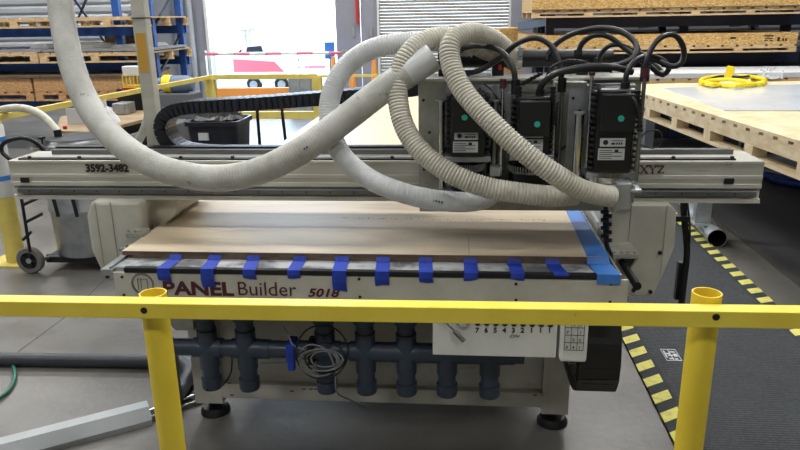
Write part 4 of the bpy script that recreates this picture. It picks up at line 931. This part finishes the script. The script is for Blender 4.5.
# right rack
YR = 9.0
def zR(v): return AY(660, v, YR).z
def xR(u, v): return AY(u, v, YR).x
t = thing('pallet_rack', (2.5, YR, 0), 'dark navy pallet rack on the right side behind the spindle heads', 'rack')
for u in (552, 690, 795):
    xx = xR(u, 50)
    for yy_ in (YR+.3, YR+1.3): BX(xx-.05, xx+.05, yy_, yy_+.08, 0, 3.4).o('upright', 'rackdark', t)
    b = B()
    for k in range(5): z = .3+k*.6; b.bar((xx, YR+.3, z), (xx, YR+1.3, z+.5), .03, .03)
    b.o('frame_brace', 'rackdark', t)
for v in (16, 54): 
    z1 = zR(v); BX(xR(548, 20), xR(812, 20), YR+.2, YR+.28, z1-.13, z1-.001).o('shelf_beam', 'rackdark', t); BX(xR(548, 20), xR(812, 20), YR+1.4, YR+1.46, z1-.13, z1-.001).o('shelf_beam', 'rackdark', t)
b = B()
for u, v in ((552, 20), (690, 20), (795, 20)):
    xx = xR(u, v); B().bar((xx-.0, YR+.36, zR(20)), (xx-.3, YR+1.2, zR(26)), .05, .10).o('side_beam', 'rackdark', t)
z = zR(16); x0_, x1_ = xR(531, 14), xR(806, 14)
pallet(x0_, x1_, YR-.1, YR+1.35, z, zR(8.5)-z, 'pallet on the upper shelf of the right rack under the OSB crate', 'wood', nb=3)
t = thing('wooden_crate', ((x0_+x1_)/2, YR, zR(8.5)), 'OSB-sided crate on the upper shelf of the right rack', 'crate'); BX(x0_, x1_, YR-.1, YR+1.4, zR(8.5), zR(-18)).o('crate_side', 'osb', t, .004); BX(x0_, x1_, YR-.12, YR-.1, zR(8.5), zR(7.5)).o('edge_batten', 'plyedge', t)
z = zR(53); x0_, x1_ = xR(526, 45), xR(793, 45)
pallet(x0_, x1_, YR-.1, YR+1.4, z, zR(45.5)-z, 'pallet on the middle shelf of the right rack below the stamped OSB crate', 'wood')
t = thing('wooden_crate', ((x0_+x1_)/2, YR, zR(45.5)), 'OSB-sided crate with black stamps on the middle shelf of the right rack', 'crate'); BX(x0_, x1_, YR-.1, YR+1.4, zR(45.5), zR(34)).o('crate_side', 'osb', t, .004)
b = B()
for u0, u1, v0, v1 in ((730, 736, 37, 39), (764, 774, 35, 36.5), (765, 773, 38, 39), (777, 780, 37, 41), (782, 784, 38, 41), (785, 787, 38, 41), (764, 768, 40, 41), (770, 773, 40, 41)):
    a = AY(u0, v1, YR-.1); c = AY(u1, v0, YR-.1); b.box(a.x, c.x, YR-.103, YR-.099, a.z, c.z)
b.o('stamp_marks', 'bolt', t)
tag(BX(xR(505, 50), xR(531, 50), YR+1.5, YR+2.3, 0, zR(28)).o('wooden_crate', 'osb', None, .005, top=True), 'tall narrow OSB crate at the left end of the right rack', 'crate')
# one thin black slab across the space below the middle shelf
t = thing('dark_slab', (3.0, 9.4, 0), 'wide thin dark slab under the middle shelf of the right rack', 'cases')
BX(1.4, 5.2, 9.35, 9.45, 0, 1.12).o('dark_body', 'black', t, .02)
# near pallet stack with coated sheets
px0, px1, py0, py1 = 0, 2.2, 0, 4.2
t = thing('large_pallet', (0, 0, 0), 'long pale wooden pallet at right edge carrying a blue-white coated sheet', 'pallet')
BX(px0, px1, py0, py1, .868, .886).o('top_panel', 'woodpale', t)
b = B(); y = py0
while y < py1-.1: b.box(px0, px1, y, y+.115, .846, .868); y += .17
b.o('deck_boards', 'woodpale', t)
BX(px0+.004, px0+.04, py0, py1, .765, .846).o('side_stringer', 'woodpale', t); BX(px1-.04, px1, py0, py1, .765, .846).o('side_stringer', 'woodpale', t)
y = py0
while y < py1:
    for x in (px0, (px0+px1)/2, px1-.1): BX(x, x+.10, y, y+.11, .690, .765).o('block', 'woodpale', t)
    y += .62
b = B(); b.box(px0, px0+.11, py0, py1, .668, .690); b.box((px0+px1)/2, (px0+px1)/2+.11, py0, py1, .668, .690); b.box(px1-.11, px1, py0, py1, .668, .690); b.o('bottom_boards', 'woodpale', t)
t.location = (2.165, 3.35, 0); t.rotation_euler = (0, 0, math.radians(5.5))
s = thing('pallet_stand', (3.4, 4.9, 0), 'dark steel stand holding the long pallet off the floor', 'stand')
for y in (3.95, 7.0):
    BX(2.22, 4.0, y-.04, y+.04, .588, .667).o('cross_beam', 'walldark', s)
    for x in (2.95, 3.9): BX(x-.04, x+.04, y-.04, y+.04, 0, .588).o('leg', 'walldark', s)
q1, q2, q3, q4 = [AZ(u, v, .888) for u, v in ((663, 88.5), (725, 111), (835, 111), (835, 84))]
b = B().prism([(q.x, q.y) for q in (q1, q2, q3, q4)], .8865, .896, 'z'); tag(b.o('coated_sheet', 'sheetwhite', None, top=True), 'blue-white coated sheet lying on top of the long right pallet', 'sheet')
# pallet behind with wrapped boards
pallet(2.0, 4.2, 7.95, 8.85, .82, .08, 'low pallet under wrapped white sheets behind the yellow straps', 'wood')
s = thing('pallet_stand', (3.1, 8.4, 0), 'dark steel stand under the pallet of wrapped white sheets', 'stand')
for x in (2.3, 3.9): BX(x-.05, x+.05, 8.0, 8.8, 0, .82).o('leg_panel', 'walldark', s)
b = BX(2.01, 4.18, 7.95, 8.85, .90, .96); tag(b.o('sheet_stack', 'label', None, .006, top=True), 'stack of white sheets in clear wrap behind the yellow straps', 'sheets')
# yellow straps and film
def pl(u, v, z=.9): return AZ(u, v, z)
t = thing('yellow_strap', pl(730, 80), 'bright yellow strap bundle lying tangled on the long right pallet', 'strap')
b = B(); b.tube([pl(733+32*math.cos(k*PI/8), 81+4.6*math.sin(k*PI/8), .905+.03*abs(math.sin(k*1.3))) for k in range(17)], .024, n=10, step=.04); b.tube([pl(700, 83, .93), pl(716, 80, .95), pl(735, 80, .96), pl(752, 83, .94)], .02, n=10, step=.04); b.o('strap_loop', 'filmyellow', t, smooth=True)
b = B(); a = pl(729, 80, .92); b.box(a.x-.04, a.x+.04, a.y, a.y+.03, .90, 1.06, Matrix.Rotation(.15, 3, 'Y')); b.o('strap_end', 'filmyellow', t, .01)
b = B().tube([pl(712, 78, .92), pl(722, 76, .95), pl(740, 77, .95), pl(757, 75, .93)], .013, n=8); tag(b.o('black_strap', 'bolt', None, smooth=True, top=True), 'dark strap lying behind the yellow strap bundle', 'strap')
t = thing('plastic_film', pl(735, 85), 'crumpled white plastic film in front of the yellow straps', 'plastic film')
b = B(); random.seed(11); g = {}
for i in range(10):
    for j in range(4):
        p = pl(719+i*3.4, 87-j*1.9, .89); g[i, j] = b.bm.verts.new((p.x, p.y, .8975+random.uniform(0, .05)*(1 if 0 < j < 3 else .2)))
for i in range(9):
    for j in range(3): b.bm.faces.new((g[i, j], g[i+1, j], g[i+1, j+1], g[i, j+1]))
b.o('film_body', 'white', t)
t = thing('plastic_film', pl(772, 78), 'crumpled clear film at the right of the yellow straps', 'plastic film')
b = B(); g = {}
for i in range(9):
    for j in range(4):
        p = pl(757+i*3.2, 80-j*1.8, .89); g[i, j] = b.bm.verts.new((p.x, p.y, .8975+random.uniform(0, .10)*(1 if 0 < j < 3 else .2)))
for i in range(8):
    for j in range(3): b.bm.faces.new((g[i, j], g[i+1, j], g[i+1, j+1], g[i, j+1]))
b.o('film_body', 'film', t)
# blue rolls at far right on floor
for k, (u, v) in enumerate(((786, 179), (798, 184))):
    p = AZ(u, v, .04); o = B().cyl(p+Vector((-.14, .2, 0)), p+Vector((.14, -.2, 0)), .038, n=18).o('blue_roll', 'blueroll', None, smooth=True, top=True)
    tag(o, ['farther blue plastic roll on the dark floor under the long pallet', 'nearer blue plastic roll on the dark floor at the right edge'][k], 'roll', 'blue rolls on the floor')
# ================================================================ door area
t = thing('barrier_pole', (-2.9, 13.6, 1.0), 'red and white barrier pole across the open roller door', 'barrier')
pA = AY(203, 54, 13.6); pB = AY(345, 53, 13.6); n = 9
for k in range(n):
    B().cyl(pA.lerp(pB, k/n), pA.lerp(pB, (k+1)/n), .032, n=12).o('pole_segment', 'white' if k % 2 else 'carred', t)
for p in (pA, pB): BX(p.x-.06, p.x+.06, 13.55, 13.65, 0, p.z+.06).o('pole_stand', 'zinc', t)
def cone(u, v0, v1, y, lab):
    a = AY(u, v0, y); c = AY(u, v1, y); t = thing('traffic_cone', (a.x, y, 0), lab, 'cone', 'orange cones by the door')
    B().lathe((a.x, y, 0), [(.10, .04), (.06, c.z*.6), (.035, c.z)], 'z', 18).o('cone_body', 'orange', t, smooth=True); BX(a.x-.16, a.x+.16, y-.16, y+.16, 0, .04).o('cone_base', 'bolt', t, .01)
    B().lathe((a.x, y, 0), [(.079, c.z*.36), (.068, c.z*.5)], 'z', 18, caps=False).o('reflective_band', 'white', t)
cone(335, 95, 56, 13.3, 'orange cone at the right edge of the open door')
cone(353, 95, 69, 12.4, 'orange cone just left of the looped hose in front of the grey door')
cone(375, 95, 60, 12.2, 'tall orange cone seen between the looped hoses')
p = AY(330, 50, 13.75); t = thing('blue_sign', (p.x, 13.75, 0), 'blue square sign at the right side of the open door', 'sign')
BX(p.x-.1, p.x+.1, 13.7, 13.72, AY(330, 59, 13.7).z, AY(330, 42, 13.7).z).o('sign_face', 'tapepale', t); BX(p.x-.02, p.x+.02, 13.72, 13.76, 0, AY(330, 42, 13.7).z).o('sign_post', 'zinc', t)
b = B(); pq = AY(357, 8, 13.88); b.cyl((pq.x, 13.88, pq.z-.3), (pq.x, 13.88, pq.z+.4), .03, n=10); tag(b.o('hanging_chain', 'red', None, top=True), 'red chain hanging on the grey door leaf', 'chain')
p = AY(345, 95, 11.5)
tag(BX(AY(213, 95, 12.6).x, AY(289, 95, 12.6).x, 12.6, 12.7, .0, AY(250, 89, 12.6).z+.02).o('wheel_stop_beam', 'orange', None, .01, top=True), 'long orange beam lying on the floor at the door sill', 'beam')
t = thing('metal_cabinet', (-2.4, 12.2, 0), 'low grey cabinet beside the door rail post', 'cabinet')
a = AY(290, 110, 12.0); c = AY(311, 78, 12.0); BX(a.x, c.x, 12.0, 12.5, 0, c.z).o('cabinet_body', 'alu', t, .01); BX(a.x+.02, (a.x+c.x)/2-.01, 11.985, 12.0, .05, c.z-.03).o('cabinet_door', 'zinc', t)
BX((a.x+c.x)/2+.01, c.x-.02, 11.985, 12.0, .05, c.z-.03).o('cabinet_door', 'zinc', t)
# pickup truck outside
TY = 15.8
def tz(v): return AY(250, v, TY).z
def tx(u): return AY(u, 70, TY).x
t = thing('pickup_truck', (tx(255), TY+1, 0), 'white and red pickup truck parked outside in bright daylight', 'truck')
prof = [(tx(224), tz(84)), (tx(224), tz(62)), (tx(228), tz(57)), (tx(240), tz(56)), (tx(246), tz(45)), (tx(264), tz(44)), (tx(269), tz(56)), (tx(288), tz(57)), (tx(288), tz(84))]
B().prism(prof, TY, TY+1.4, 'y').o('truck_body', 'carwhite', t, .04)
B().prism([(tx(234), tz(72)), (tx(234), tz(59)), (tx(275), tz(62)), (tx(284), tz(72))], TY-.01, TY+.0, 'y').o('side_stripe', 'carred', t)
B().prism([(tx(247), tz(54)), (tx(249), tz(47)), (tx(263), tz(46)), (tx(265), tz(54))], TY-.012, TY, 'y').o('side_window', 'glass', t)
B().prism([(tx(236), tz(54)), (tx(240), tz(50)), (tx(246), tz(47)), (tx(244), tz(54))], TY+.1, TY+1.7, 'y').o('windscreen', 'glass', t)
for u in (233, 253, 281):
    if u == 233: continue
    q = B().lathe((tx(u), TY+.02, .17), [(.09, -.05), (.16, -.05), (.17, -.03), (.17, .08), (.09, .08)], 'y', 28).o('wheel', 'bolt', t, smooth=True); B().lathe((tx(u), TY-.05, .17), [(.09, 0), (.09, .02)], 'y', 20).o('wheel_rim', 'zinc', q)
b = B(); b.bar((tx(237), TY+.9, tz(52)), (tx(237), TY+.9, tz(31)), .06, .06); b.bar((tx(231), TY+.9, tz(31)), (tx(247), TY+.9, tz(30)), .1, .05); b.bar((tx(241), TY+.9, tz(50)), (tx(241), TY+.9, tz(30)), .04, .04); b.o('light_mast', 'zinc', t)
t = thing('flat_trailer', (tx(292), TY, 0), 'red flat trailer with two ring hoops behind the pickup', 'trailer')
BX(tx(289), tx(312), TY+1.6, TY+2.4, tz(74), tz(71)).o('trailer_deck', 'carred', t)
for u in (282+8, 298.5):
    b = B(); b.lathe((tx(u), TY+.5, tz(65.5)), [(.12, -.02), (.145, -.02), (.145, .02), (.12, .02)], 'y', 28, caps=False); b.lathe((tx(u), TY+.5, tz(65.5)), [(.12, .02), (.12, -.02)], 'y', 28, caps=False); b.o('hoop', 'zinc', t)
B().lathe((tx(300), TY+.2, .14), [(.05, -.05), (.15, -.05), (.15, .05), (.05, .05)], 'y', 24).o('wheel', 'bolt', t)
st(BX(-60, 60, 60, 60.3, 0, 3).o('wall_far', 'carwhite'))
